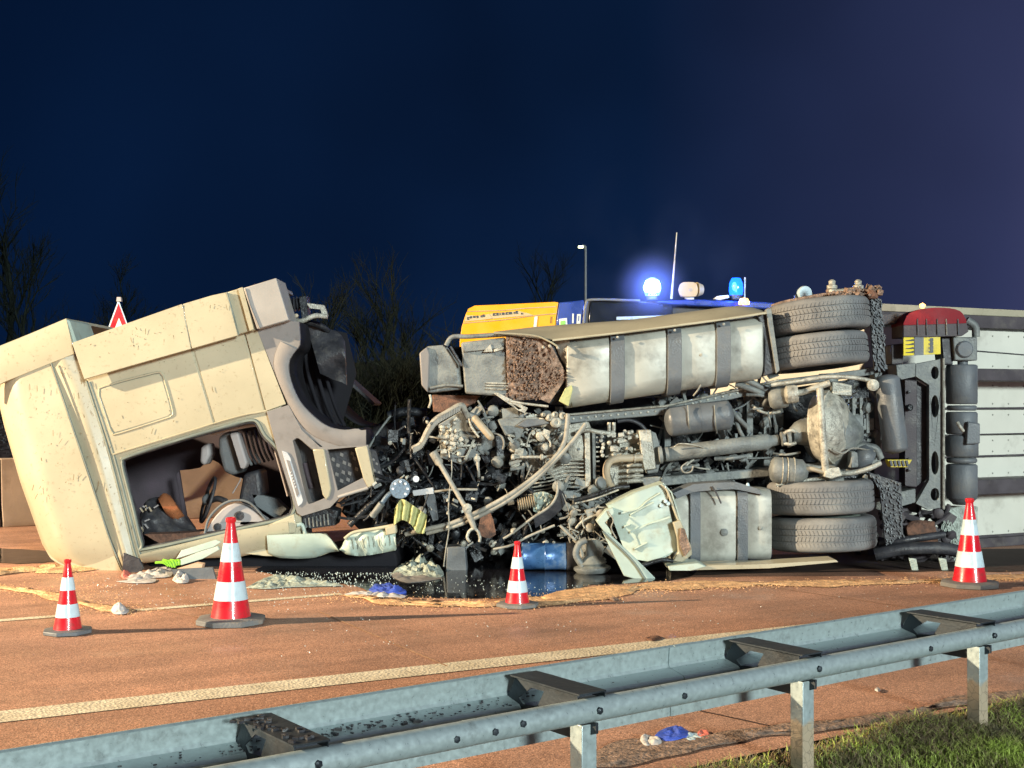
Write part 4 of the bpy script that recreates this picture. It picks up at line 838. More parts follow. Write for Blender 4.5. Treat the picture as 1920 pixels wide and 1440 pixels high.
# upper suspension, axle, differential
T_([(1446,722,11.85),(1500,714,11.82),(1550,707,11.8),(1600,708,11.8),(1642,716,11.85)], .020, M['lgrey'], 'leaf_link', ch)
MB().lathe([(0,-.02),(.04,-.02),(.055,0),(.055,.03),(.03,.04),(0,.045)], P(1636,722,11.82), (0,-1,0), 16).obj('link_eye', M['lgrey'], ch)
T_([(1485,738,11.85),(1510,734,11.82),(1530,726,11.8),(1556,718,11.78)], .030, M['lgrey'], 'radius_arm', ch)
MB().lathe([(0,0),(.075,.0),(.085,.03),(.085,.10),(.06,.12),(0,.13)], P(1496,738,11.8), (-1,.15,-.1), 18).obj('brake_chamber', M['lgrey'], ch, smooth=50)
MB().lathe([(0,0),(.09,.0),(.10,.03),(.10,.14),(.07,.17),(0,.18)], P(1476,744,11.9), (-1,.15,-.15), 18).obj('brake_chamber', M['grey'], ch, smooth=50)
S_([(1560,715),(1598,722),(1598,742),(1560,740)], 11.9, 12.1, M['lgrey'], 'spring_seat', ch, bevel=.01)
b = MB(); ax_ = P(1565,905,12.1) - P(1553,700,12.1)
MB().lathe([(.09,0),(.09,.25),(.12,.30),(.22,.42),(.30,.54),(.30,.62),(.24,.76),(.13,.88),(.09,.92),(.09,ax_.length)], P(1553,700,12.12), ax_, 26).obj('axle_housing', M['grey'], ch, smooth=60)
MB().lathe([(.30,-.16),(.345,-.06),(.355,-.055),(.355,0),(.34,.005),(.30,.07),(.20,.13),(.0,.16)], P(1562,800,11.98), (.86,-.50,.05), 30).obj('differential_cover', M['lgrey'], ch, smooth=40)
MB().lathe([(.07,0),(.08,.02),(.11,.06),(.13,.12),(.13,.16),(.19,.24),(.26,.36),(.27,.42)], P(1484,815,11.98), P(1560,800,12.05)-P(1484,815,11.98), 22).obj('pinion_housing', M['grey'], ch, smooth=40)
for i in range(9):
    an = R(40*i); ca_ = Vector((.86,-.50,.05)).normalized(); cu_ = ca_.cross(Vector((0,0,1))).normalized(); cv_ = ca_.cross(cu_); MB().lathe([(.0,0),(.012,0),(.012,.012),(0,.014)], P(1558,800,12.0) + ca_*.012 + (cu_*math.cos(an) + cv_*math.sin(an))*.325, ca_, 6).obj('cover_bolt', M['lgrey'], ch)
MB().lathe([(0,0),(.014,0),(.014,.012),(0,.014)], P(1583,812,11.84), (.6,-.8,0), 8).obj('oil_plug', M['black'], ch)
MB().tube([P(1537,728,11.70), P(1541,790,11.66), P(1545,850,11.68), P(1548,884,11.74)], .034, 10).obj('stabiliser_bar', M['lgrey'], ch, smooth=60)
T_([(1500,880,11.78),(1520,879,11.74),(1540,884,11.74),(1560,888,11.74)], .022, M['pipe'], 'stabiliser_end', ch)
T_([(1573,888,11.8),(1600,886,11.78),(1630,878,11.78),(1650,868,11.82)], .026, M['lgrey'], 'lower_link', ch)
T_([(1455,909,11.85),(1500,902,11.82),(1560,895,11.8)], .018, M['lgrey'], 'leaf_link', ch)
S_([(1548,878),(1574,876),(1580,892),(1560,898),(1545,894)], 11.7, 11.9, M['lgrey'], 'clamp_block', ch, bevel=.01)
MB().lathe([(0,-.02),(.06,-.01),(.075,.01),(.11,.04),(.12,.16),(.11,.18),(.12,.20),(.12,.30),(.09,.33),(0,.35)], P(1512,884,11.8), (-1,.1,.05), 20).obj('air_spring', M['grey'], ch, smooth=45)
for dx in (12, 24, 34): MB().lathe([(.121,-.006),(.126,0),(.121,.006)], P(1500-dx,882,11.82), (-1,.1,.05), 20).obj('spring_ring', M['lgrey'], ch, smooth=60)
MB().lathe([(0,0),(.10,.01),(.13,.06),(.13,.14),(.09,.18),(0,.19)], P(1634,868,11.95), (-.9,.1,.5), 20).obj('air_spring', M['strap'], ch, smooth=50)
S_([(1596,846),(1608,848),(1610,876),(1596,878)], 11.8, 11.95, M['grey'], 'shock_mount', ch, bevel=.01)
T_([(1596,858,11.95),(1610,838,11.95),(1640,840,11.95),(1652,860,11.95)], .035, M['grey'], 'curved_bracket', ch)
# ladder-like brackets between diff and the right cylinder
for y in (748, 758, 792, 803, 812): S_([(1590,y),(1634,y-2),(1634,y+5),(1590,y+7)], 12.1, 12.2, M['grey'], 'cross_bar', ch, bevel=.003)
for x in (1598, 1612, 1624): S_([(x,745),(x+6,745),(x+7,812),(x+1,812)], 12.06, 12.1, M['grey'], 'upright_bar', ch, bevel=.003)
capsule(P(1662,702,11.95), P(1680,850,11.95), .118, M['strap'], 'silencer')
for x0, y0, x1, y1, r_, m_ in ((1400,740,1446,748,.018,'grey'),(1404,768,1430,766,.012,'grey'),(1410,760,1440,776,.014,'lgrey'),(1440,776,1462,772,.014,'lgrey'),(1440,770,1445,800,.010,'grey'),(1486,752,1494,770,.012,'grey'),(1440,740,1430,760,.02,'grey'),(1380,720,1440,742,.03,'grey'),(1380,705,1450,738,.03,'grey'),(1260,880,1310,872,.018,'grey'),(1280,885,1300,862,.012,'lgrey'),(1290,868,1330,880,.008,'cable'),(1340,860,1400,855,.02,'grey'),(1350,850,1440,842,.012,'grey'),(1372,770,1400,800,.025,'grey'),(1380,790,1400,830,.02,'grey'),(1450,850,1500,848,.012,'cable')):
    T_([(x0,y0,12.0),((x0+x1)/2+rnd.uniform(-3,3),(y0+y1)/2+rnd.uniform(-4,4),11.95),(x1,y1,12.0)], r_, M[m_], 'pipe', ch)
for p_ in ([(1290,866,11.9),(1278,876,11.85),(1284,886,11.85),(1296,884,11.85),(1300,874,11.85)], [(1560,842,11.7),(1580,850,11.75),(1600,840,11.8),(1640,846,11.9)], [(1425,700,11.9),(1440,716,11.85),(1460,712,11.85)], [(1314,722,11.75),(1308,732,11.72),(1300,742,11.75)]):
    T_(p_, .008, M['cable'], 'brake_line', ch)
# lower tank (stands in front of the rear wheels)
def box_sec(x0, x1, y0, y1, d, name, m, grow=0):
    k = d/F; return rrect_loft(C(x0,(y0+y1)/2,d), C(x1,(y0+y1)/2,d), (y1-y0)/2*k+grow, (y1-y0)/2*k+grow, .62, .10, m, name)
box_sec(1262,1304,925,1062,11.66,'lower_tank',M['tank']); box_sec(1306,1392,918,1060,11.66,'lower_tank',M['tank']); box_sec(1394,1448,918,1052,11.66,'lower_tank',M['tank'])
for x in (1304, 1393): box_sec(x-10, x+10, 920, 1058, 11.63, 'tank_strap', M['strap'], .02)
b = MB(); b.curved([(1262,925),(1300,908),(1340,905),(1380,904),(1420,916)], [(1270,935),(1300,922),(1340,919),(1380,917),(1430,928)], lambda u, v: 11.62, 3, 12, .3); b.obj('tank_cover', M['strap'], ch, smooth=50)
T_([(1335,912,11.6),(1345,928,11.58),(1352,944,11.58)], .008, M['black'], 'bent_wire', ch); MB().lathe([(0,0),(.02,.005),(.012,.03),(0,.035)], P(1402,912,11.65), (0,0,1), 10).obj('filler_cap', M['white'], ch)
MB().lathe([(0,0),(.03,0),(.035,.01),(.01,.02),(0,.02)], P(1358,998,11.655), (0,-1,0), 14).obj('drain_plug', M['grey'], ch); MB().lathe([(0,0),(.02,0),(.02,.01),(0,.015)], P(1426,990,11.655), (0,-1,0), 10).obj('drain_plug', M['grey'], ch)
S_([(1250,1062),(1430,1058),(1568,1050),(1572,1054),(1440,1066),(1262,1070)], 11.3, 11.6, M['cream'], 'lower_skirt', ch, bevel=.003)
S_([(1252,1062),(1310,1056),(1325,1062),(1300,1070),(1255,1070)], 11.25, 11.6, M['pale'], 'skirt_foot', ch, bevel=.008)
# tyres
def tyre(x, y, D, w, ax, nb=84, hub=True, seed=0):
    c = P(x, y, D - .5); c.y = D; a = Vector(ax).normalized(); h = w/2; Rr = .505
    pr = [(.29,-h*.75),(.33,-h*.95),(.40,-h*1.02),(.445,-h*1.0),(.478,-h*.93),(.494,-h*.82),(.502,-h*.66)]
    for g in (-.36, 0, .36): pr += [(Rr-.005, h*g-.009), (Rr-.013, h*g-.006), (Rr-.013, h*g+.006), (Rr-.005, h*g+.009)]
    pr += [(.502,h*.66),(.494,h*.82),(.478,h*.93),(.445,h*1.0),(.40,h*1.02),(.33,h*.95),(.29,h*.75)]
    o = MB().lathe(pr, c, a, 64).obj('tyre', M['tyre'], ch, smooth=35)
    u = a.orthogonal().normalized(); v = a.cross(u); b = MB(); rs = random.Random(seed)
    for row, (g0, g1) in enumerate(((-.66,-.42),(-.32,-.05),(.05,.32),(.42,.66))):
        for i in range(nb):
            t = 2*math.pi*(i + .5*(row % 2))/nb; t2 = t + .030*(1 if row % 2 else -1); dt = 2*math.pi/nb*.38
            vv = []
            for rr in (Rr-.012, Rr-.001):
                for (tt, g) in ((t-dt, g0), (t+dt, g0), (t2+dt, g1), (t2-dt, g1)):
                    vv.append(c + a*(h*g) + (u*math.cos(tt) + v*math.sin(tt))*rr)
            b.add(vv, [(0,1,2,3),(4,7,6,5),(0,4,5,1),(1,5,6,2),(2,6,7,3),(3,7,4,0)])
    b.obj('tread_blocks', M['tyre'], o, kind='stuff', fix=False, smooth=0)
    MB().lathe([(.30,-h*.72),(.285,-h*.6),(.26,-h*.3),(.16,-h*.2),(.13,-h*.5),(0,-h*.5)], c, a, 32).obj('rim', M['grey'], o, smooth=50)
    MB().lathe([(.30,h*.72),(.285,h*.6),(.26,h*.3),(.16,h*.2),(.13,h*.5),(0,h*.5)], c, a, 32).obj('rim', M['lgrey'], o, smooth=50)
    return o
A1 = (-.10,.06,1); A2 = (-.035,.03,1)
tyre(1556,590,12.15,.300,A1, seed=1); tyre(1552,657,12.15,.305,A1, seed=2)
tyre(1562,938,12.10,.310,A2, seed=3); tyre(1567,1008,12.10,.315,A2, seed=4)
MB().lathe([(.0,0),(.30,0),(.30,.05),(.24,.06),(0,.06)], P(1564,978,12.1) , A2, 32).obj('wheel_spacer_ring', M['pale'], ch, smooth=40)
# mudguard over upper wheels, mud flaps
T_([(1448,574,12.2),(1480,565,12.1),(1560,551,12.05),(1640,545,12.2)], .02, M['mud'], 'mudguard_rim', ch)
S_([(1448,575),(1470,566),(1475,620),(1482,690),(1463,697)], 12.25, 12.6, M['black'], 'mudguard', ch, bevel=.01)
b = MB(); r3 = random.Random(8)
for i in range(150):
    x = r3.uniform(1555,1650); y = 552 - (x-1555)*.03 + r3.gauss(0,4) - (8 if x > 1625 else 0)*r3.random()
    b.box(P(x, y, r3.uniform(11.9,12.3)), [r3.uniform(.01,.05)]*3, Matrix.Rotation(r3.uniform(0,3), 3, (1,1,r3.random())))
b.obj('caked_mud', M['mud'], ch, kind='stuff', fix=False)
def flap(name, poly, d):
    S_(poly, d, d+.03, M['black'], name, ch); b = MB(); r = random.Random(int(poly[0][0]))
    xs = [p[0] for p in poly]; ys = [p[1] for p in poly]
    for i in range(260):
        x = r.uniform(min(xs), max(xs)); y = r.uniform(min(ys), max(ys))
        if inpoly(x, y, poly): b.tube([P(x, y, d-.012), P(x+r.uniform(1,4), y+r.uniform(2,6), d-.016)], .006, 4)
    b.obj('flap_bristles', M['strap'], ch, kind='stuff', fix=False)
flap('mud_flap', [(1632,556),(1652,560),(1662,690),(1640,694),(1634,640)], 11.95)
flap('mud_flap', [(1628,885),(1690,905),(1694,1010),(1660,1024),(1650,920)], 12.0)
# hub reduction and pins on top of the upper wheel
T_([(1556,548,12.2),(1580,545,12.2),(1608,543,12.2)], .022, M['pipe'], 'step_bar', ch)
for x in (1560, 1609): MB().lathe([(.03,-.06),(.035,0),(.05,.01),(.05,.04),(.03,.05),(.035,.08),(.02,.095),(0,.1)], P(x, 543, 12.2), (0,0,1), 12).obj('step_bolt', M['lgrey'], ch, smooth=40)
MB().lathe([(0,-.04),(.065,-.035),(.075,0),(.07,.03),(0,.035)], P(1508,550,12.6), (.3,-1,0), 18).obj('reflector', M['white'], ch, smooth=50)
S_([(1492,552),(1524,548),(1530,560),(1490,562)], 12.6, 12.7, M['dark'], 'reflector_bracket', ch)
S_([(1632,540),(1645,545),(1650,560),(1626,560)], 11.9, 12.2, M['rust'], 'mud_lump', ch, bevel=.03)

# ------------------------------------------------------------------ wreckage clutter in the torn zone (beyond counting)
def clutter(name, poly, n, d0, d1, m, seed, par, rs=(.006,.02), L=(.08,.35), kinds=(.6,.25,.15), ang=None, size=1):
    b = MB(); r = random.Random(seed); xs = [p[0] for p in poly]; ys = [p[1] for p in poly]; k = 0; guard = 0
    while k < n and guard < n*30:
        guard += 1
        x = r.uniform(min(xs), max(xs)); y = r.uniform(min(ys), max(ys))
        if not inpoly(x, y, poly): continue
        k += 1; q = P(x, y, r.uniform(d0, d1)); z = r.random(); a = ang + r.gauss(0,.5) if ang is not None else r.uniform(0, math.pi); l = r.uniform(*L)*size
        d = Vector((math.cos(a), r.gauss(0,.15), math.sin(a)))*l
        if z < kinds[0]:
            s_ = Vector((r.gauss(0,.2), r.gauss(0,.1), r.gauss(0,.2)))*l
            b.tube([q - d/2, q + s_*.6, q + d/2 + s_*.3], r.uniform(*rs), 6, 4)
        elif z < kinds[0] + kinds[1]:
            b.box(q, (l*.5, r.uniform(.02,.08), r.uniform(.015,.10)*size), Matrix.Rotation(a, 3, 'Y') @ Matrix.Rotation(r.gauss(0,.3), 3, 'X'))
        else:
            w = r.uniform(.02,.06)*size; b.lathe([(0,0),(w,0),(w,w*.6),(w*.6,w*.9),(0,w*.9)], q, (r.gauss(0,.5),-1,r.gauss(0,.5)), 10)
    for i, v in enumerate(b.v):
        if v.z < .012: v.z = .012
    return b.obj(name, m, par, kind='stuff', fix=False, bevel=0)
wz1 = [(690,800),(760,775),(820,770),(880,800),(960,830),(1040,880),(1100,915),(1140,960),(1130,1050),(1060,1070),(1000,1040),(900,1060),(760,1060),(720,1010),(660,960),(640,930),(700,880)]
wz2 = [(700,830),(770,790),(830,785),(880,812),(960,840),(1040,890),(1090,920),(1120,960),(1110,1030),(1060,1050),(1000,1030),(900,1040),(780,1040),(740,1000),(680,960),(665,935),(705,880)]
clutter('black_wreckage', wz2, 620, 11.95, 12.9, M['dark'], 1, ch, L=(.06,.32), rs=(.005,.014), kinds=(.45,.38,.17))
clutter('black_wreckage', wz2, 130, 11.85, 12.4, M['dark'], 2, ch, L=(.15,.5), rs=(.008,.022), kinds=(.5,.4,.1))
clutter('grey_wreckage', wz2, 55, 11.75, 12.2, M['grey'], 3, ch, L=(.04,.2), rs=(.004,.010))
clutter('bright_wreckage', wz2, 110, 11.7, 12.1, M['lgrey'], 4, ch, L=(.015,.08), rs=(.002,.005), kinds=(.5,.3,.2), size=.7)
clutter('engine_pipework', [(880,760),(1060,770),(1060,870),(1000,900),(930,880),(900,840)], 150, 11.85, 12.3, M['grey'], 5, ch, L=(.06,.35), rs=(.006,.02), kinds=(.45,.3,.25))
clutter('engine_pipework', [(940,780),(1060,780),(1050,860),(960,870)], 70, 11.8, 12.1, M['lgrey'], 6, ch, L=(.04,.22), rs=(.005,.014), kinds=(.4,.35,.25))
clutter('chassis_pipework', [(1240,720),(1460,700),(1480,900),(1240,900)], 170, 12.05, 12.5, M['grey'], 7, ch, L=(.06,.35), rs=(.006,.02), kinds=(.5,.3,.2))
clutter('chassis_pipework', [(1580,700),(1650,700),(1650,900),(1580,890)], 60, 12.05, 12.4, M['grey'], 8, ch, L=(.05,.22), rs=(.006,.016), kinds=(.5,.35,.15))
clutter('wire_bundle', [(1060,940),(1150,950),(1160,1040),(1090,1070),(1070,1010)], 110, 11.55, 12.0, M['cable'], 9, ch, L=(.06,.25), rs=(.004,.010), kinds=(.7,.1,.2))
clutter('wire_bundle', [(640,900),(760,860),(800,960),(740,1000),(660,980)], 80, 11.7, 12.2, M['dark'], 10, ch, L=(.1,.4), rs=(.004,.014), kinds=(.8,.1,.1), ang=.8)
clutter('loose_pipework', [(1040,905),(1140,905),(1120,960),(1060,950)], 70, 11.8, 12.2, M['grey'], 12, ch, L=(.05,.3), rs=(.005,.015), ang=.25)
S_([(700,800),(900,760),(1150,900),(1290,930),(1260,1058),(740,1058),(640,960)], 13.0, 13.2, M['black'], 'rear_bulkhead', ch)
# recognisable pieces in the torn zone
MB().lathe([(0,-.02),(.03,-.03),(.05,-.01),(.085,-.01),(.095,.0),(.095,.03),(0,.03)], P(750,917,11.72), (.1,-1,.25), 18).obj('wheel_hub', M['hub'], ch, smooth=40)
for i in range(8):
    a = R(45*i); MB().lathe([(0,0),(.013,0),(.013,.018),(0,.02)], P(750,917,11.70) + Vector((math.cos(a)*.068, 0, math.sin(a)*.068)), (.1,-1,.25), 6).obj('wheel_stud', M['badge'], ch)
T_([(700,962,11.72),(715,945,11.7),(728,928,11.7),(745,918,11.72)], .022, M['hub'], 'brake_rod', ch)
T_([(698,968,11.7),(716,944,11.66)], .032, M['grey'], 'brake_cylinder', ch, 10, 0)
S_([(772,920),(812,914),(814,926),(775,930)], 11.75, 11.8, M['badge'], 'bright_bracket', ch, bevel=.006)
S_([(794,928),(815,926),(822,975),(812,978)], 11.8, 11.86, M['strap'], 'hanging_plate', ch, bevel=.006)
T_([(815,922,11.75),(850,918,11.72),(895,918,11.75)], .012, M['cable'], 'rod', ch)
MB().lathe([(.012,-.01),(.03,-.01),(.03,.01),(.012,.01)], P(780,898,11.68), (.1,-1,0), 12).obj('washer', M['badge'], ch)
T_([(690,842,12.2),(708,812,12.2),(732,780,12.3)], .012, M['grey'], 'bent_rod', ch)
T_([(655,985,11.8),(690,950,11.8),(730,910,11.85)], .03, M['dark'], 'torn_strut', ch)
MB().tube([P(700+i*.0, 0, 1) for i in range(2)], .001, 3)
T_([(728,780,12.4),(760,772,12.4),(800,775,12.4)], .045, M['dark'], 'radiator_remnant', ch)
# bellows hose + crumpled foil
for i in range(8): MB().lathe([(.04,-.01),(.062,0),(.04,.01)], P(972+i*4.2, 946-i*.9, 11.78), (1,0,.15), 14).obj('bellows_ring', M['pipe'], ch, smooth=60)
b = MB(); b.curved(spline2([(1000,925),(1020,922),(1040,930)],3), spline2([(1000,958),(1010,962),(1030,950)],3), lambda u, v: 11.76+.05*noise.noise(Vector((u*7, v*7, 2))), 10, 10, .04); b.obj('crumpled_duct', M['foil'], ch, smooth=20)
b = MB(); b.curved(spline2([(1036,905),(1046,915),(1045,930),(1030,950),(1000,968)],3), spline2([(1058,925),(1062,940),(1050,958),(1030,975),(1004,990)],3), lambda u, v: 11.66+.06*u, 5, 14, .03); b.obj('curved_shield', M['black'], ch, smooth=60)
T_([(1046,905,11.64),(1044,928,11.62),(1030,950,11.62),(1000,970,11.64),(960,1000,11.68),(944,1010,11.7)], .012, M['cable'], 'shield_edge', ch)
T_([(925,1030,11.66),(960,1022,11.64),(990,1006,11.64),(1040,985,11.66)], .012, M['cable'], 'torsion_rod', ch)
T_([(1075,938,11.7),(1110,930,11.68),(1150,916,11.68),(1180,912,11.7)], .020, M['dark'], 'torn_rail', ch)
T_([(1078,944,11.7),(1112,936,11.68),(1160,918,11.68)], .010, M['lgrey'], 'torn_rail_edge', ch)
b = MB(); b.curved(spline2([(902,962),(915,955),(925,975)],3), spline2([(895,1000),(915,1010),(930,1002)],3), lambda u, v: 11.75, 6, 6, .03); b.obj('red_brown_panel', M['rust'], ch, smooth=60)
T_([(1142,955,11.6),(1120,965,11.6),(1095,975,11.6),(1080,990,11.62)], .012, M['lgrey'], 'bent_cable', ch)
T_([(1050,985,11.6),(1065,1000,11.58),(1085,1020,11.58),(1092,1045,11.6)], .014, M['cable'], 'bent_cable', ch)
MB().lathe([(0,0),(.14,.0),(.17,.03),(.17,.05),(.12,.07),(.14,.09),(.10,.12),(.05,.16),(.05,.30),(0,.3)], G(1112,1078)+Vector((0,.1,.01)), (-.05,0,1), 22).obj('fallen_brake_unit', M['grey'], ch, smooth=45)
T_([(1092,1062,11.5),(1080,1040,11.5),(1086,1020,11.5),(1100,1012,11.5)], .03, M['grey'], 'brake_pipe', ch)
MB().lathe([(.04,-.02),(.10,-.02),(.10,.02),(.04,.02)], P(1112,1030,11.6), (-.4,-1,.1), 18).obj('torn_ring', M['cable'], ch)

# pale green locker torn off, hanging before the lower tank
lo = thing('storage_locker', G(1200,1088), 'crumpled pale green storage locker torn open in front of the lower tank', 'locker')
bx = [(1118,980),(1142,950),(1190,925),(1242,907),(1256,922),(1266,950),(1278,990),(1268,1030),(1208,1056),(1172,1030),(1135,1000)]
b = MB(); b.curved([(1140,950),(1190,925),(1244,907)], [(1176,1046),(1222,1054),(1272,1030)], lambda u, v: 11.48 + .02*noise.noise(Vector((u*4, v*4, 0))) - .04*math.sin(3.14*v), 14, 14, .02); b.obj('locker_face', M['pale'], lo, smooth=40)
MB().ribbon([(1140,951),(1190,926),(1244,908),(1258,924),(1279,990),(1270,1031),(1222,1055)], 11.49, 11.80, .012).obj('locker_side', M['pale'], lo)
for p_ in ([(1164,962),(1196,955),(1214,940),(1238,925)], [(1182,998),(1200,990),(1220,982),(1256,970)], [(1182,966),(1210,950),(1226,942)], [(1190,1030),(1205,1022),(1214,1018)], [(1170,988),(1182,984)]):
    T_([(x, y, 11.435) for x, y in p_], .012, M['pale'], 'pressed_rib', lo, 6)
S_([(1118,978),(1136,956),(1150,952),(1152,962),(1134,980),(1150,1000),(1140,1006)], 11.40, 11.55, M['pale'], 'locker_corner', lo, bevel=.006)
T_([(1240,908,11.44),(1251,920,11.44),(1262,950,11.44),(1278,992,11.46)], .012, M['cream'], 'locker_rim', lo)
S_([(1129,996),(1142,1000),(1190,1045),(1229,1084),(1222,1090),(1205,1090),(1170,1080)], 11.2, 11.24, M['pale'], 'bent_lid', lo, bevel=.006)
T_([(1130,996,11.18),(1185,1050,11.18),(1210,1086,11.18)], .010, M['seal'], 'lid_seam', lo)
S_([(1262,980),(1276,975),(1282,990),(1296,1024),(1298,1040),(1280,1054),(1262,1052),(1272,1035),(1270,1010)], 11.38, 11.45, M['cream'], 'white_trim', lo, bevel=.008)
S_([(1276,990),(1284,992),(1296,1030),(1284,1044),(1274,1020)], 11.34, 11.40, M['mud'], 'dark_gap', lo)
for x, y in ((1240,948),(1253,944),(1248,940)): MB().lathe([(0,0),(.02,0),(.014,.02),(0,.02)], P(x, y, 11.44), (0,-1,0), 8).obj('catch', M['white'], lo)
T_([(1140,958,11.38),(1150,975,11.36),(1146,990,11.38),(1156,1010,11.38)], .006, M['cable'], 'locker_wire', lo)
T_([(1205,1060,11.4),(1240,1050,11.4),(1262,1052,11.4)], .02, M['dark'], 'lower_edge', lo)

# blue drum
dr = thing('blue_drum', G(1022,1071), 'dented blue metal drum lying on its side in the oil puddle behind the small cone', 'drum')
a0 = P(978,1043,11.75); a1 = P(1062,1043,11.75); L_ = (a1-a0).length
MB().lathe([(.0,0),(.125,0),(.132,.01),(.124,.03),(.124,L_*.5),(.130,L_*.52),(.124,L_*.54),(.124,L_-.03),(.132,L_-.01),(.125,L_)], a0, a1-a0, 28).obj('drum_body', M['barrel'], dr, smooth=50)
MB().lathe([(.135,0),(.14,.02),(.14,.08),(.12,.10),(0,.1)], a1, a1-a0, 28).obj('drum_cap', M['black'], dr, smooth=50)
# grey bucket standing behind the cable
S_([(838,1026),(872,1024),(876,1072),(836,1072)], 11.75, 12.0, M['strap'], 'crate_side', ch, bevel=.01)
# yellow-green cloth
b = MB(); b.curved(spline2([(740,955),(748,940),(756,936),(775,948),(801,966)],3), spline2([(738,985),(755,975),(772,985),(782,1000),(796,1000)],3), lambda u, v: 11.55 + .03*math.sin(v*28+u*3) + .02*noise.noise(Vector((u*5,v*9,3))), 14, 40, .012)
b.one('cloth', M['cloth'], 'yellow-green pleated cloth hanging in the wreckage right of the cab bumper', 'cloth', smooth=70)
# crumpled sheet on the ground below it
def crumple(name, pts, h, m, label, cat, seed, n=14, lift=.0):
    q = [G(x, y) for x, y in pts]; b = MB(); v = []; f = []
    c = sum(q, Vector())/len(q); out = catmull(q + [q[0]], 8)[:-1]; k = 11
    for r_ in range(k+1):
        for i, p in enumerate(out):
            s_ = r_/k; w = c.lerp(p, s_); nn = abs(noise.noise(Vector((w.x*11, w.y*6, seed)))) + .28*abs(noise.noise(Vector((w.x*38, w.y*22, seed+3))))
            v.append((w.x, w.y, .009 + lift + h*(nn*1.35*(1-s_**5) + .06)))
    m_ = len(out)
    for r_ in range(k):
        for i in range(m_): f.append((r_*m_+i, r_*m_+(i+1)%m_, (r_+1)*m_+(i+1)%m_, (r_+1)*m_+i))
    top = len(v); v += [(a, b_, .008) for a, b_, z in v[-m_:]]
    for i in range(m_): f.append((top-m_+i, top-m_+(i+1)%m_, top+(i+1)%m_, top+i))
    b.add(v, f); return b.one(name, m, label, cat, smooth=12, fix=False)
crumple('plastic_sheet', [(735,1078),(750,1062),(790,1050),(815,1058),(832,1080),(800,1086)], .09, M['foil'], 'crumpled pale plastic sheet on the oil left of the hanging cable', 'plastic sheet', 1)
crumple('plastic_sheet', [(733,1076),(745,1080),(790,1080),(830,1086),(770,1094),(740,1086)], .02, M['clad'], 'flat grey plastic piece lying in front of the crumpled sheet', 'plastic piece', 2)
crumple('rubber_glove', [(692,1110),(705,1102),(730,1100),(748,1108),(762,1114),(740,1117),(712,1116)], .05, M['glove'], 'blue rubber gloves lying on white paper at the edge of the oil', 'gloves', 3, lift=.012)
crumple('paper_scrap', [(645,1116),(668,1112),(700,1114),(756,1118),(752,1123),(700,1123),(660,1120)], .03, M['paper'], 'white crumpled paper under the blue gloves', 'paper', 4)
crumple('bumper_fragment', [(462,1104),(488,1090),(520,1080),(560,1086),(640,1099),(600,1101),(540,1103),(500,1106)], .05, M['foil'], 'long crumpled grey-green panel fragment right of the tall cone', 'panel fragment', 5)
crumple('paper_scrap', [(232,1086),(262,1076),(300,1068),(322,1066),(320,1082),(282,1086),(250,1090)], .035, M['paper'], 'lilac-white torn paper below the cab roof corner', 'paper', 6)
crumple('paper_scrap', [(218,1092),(246,1089),(290,1087),(286,1094),(250,1095)], .015, M['paper'], 'thin white paper strip nearest the road below the cab', 'paper', 7)
crumple('plastic_bag', [(323,1090),(330,1080),(344,1078),(354,1086),(352,1094),(334,1095)], .07, M['paper'], 'small crumpled white plastic bag left of the tall cone', 'plastic bag', 8)
crumple('pink_wrapper', [(226,1082),(236,1076),(246,1078),(244,1086),(232,1087)], .05, M['pink'], 'small pink wrapper at the cab corner', 'wrapper', 9)
crumple('rubber_glove', [(1228,1387),(1238,1378),(1262,1370),(1290,1378),(1284,1390),(1250,1395)], .035, M['glove'], 'blue rubber gloves lying by the grass under the guardrail', 'gloves', 10, lift=.01)
crumple('paper_scrap', [(1200,1392),(1204,1384),(1222,1384),(1240,1392),(1236,1402),(1210,1404)], .03, M['paper'], 'white paper scrap left of the blue gloves under the guardrail', 'paper', 11)
crumple('paper_scrap', [(1275,1384),(1300,1378),(1318,1384),(1312,1394),(1286,1395)], .03, M['white'], 'pale blue-white tissue right of the gloves under the guardrail', 'tissue', 12)
crumple('pink_wrapper', [(1304,1384),(1314,1372),(1328,1376),(1330,1390),(1314,1393)], .03, M['pink'], 'pink and white wrapper at the right end of the litter by the grass', 'wrapper', 13)
crumple('paper_scrap', [(205,1142),(222,1138),(240,1142),(238,1152),(214,1153)], .05, M['paper'], 'white scrap at the right end of the sand streak between the left cones', 'paper', 14)
crumple('mud_clod', [(1140,1124),(1152,1122),(1160,1126),(1150,1128)], .02, M['mud'], 'small brown clod on the asphalt right of the small middle cone', 'clod', 15)
crumple('mud_clod', [(1210,1198),(1232,1194),(1240,1200),(1222,1204)], .012, M['rust'], 'flat brown stain lump on the asphalt above the guardrail beam', 'clod', 16)
crumple('paper_scrap', [(1640,1297),(1646,1292),(1651,1297),(1646,1300)], .02, M['paper'], 'tiny white scrap on the asphalt between two guardrail posts', 'paper', 17)
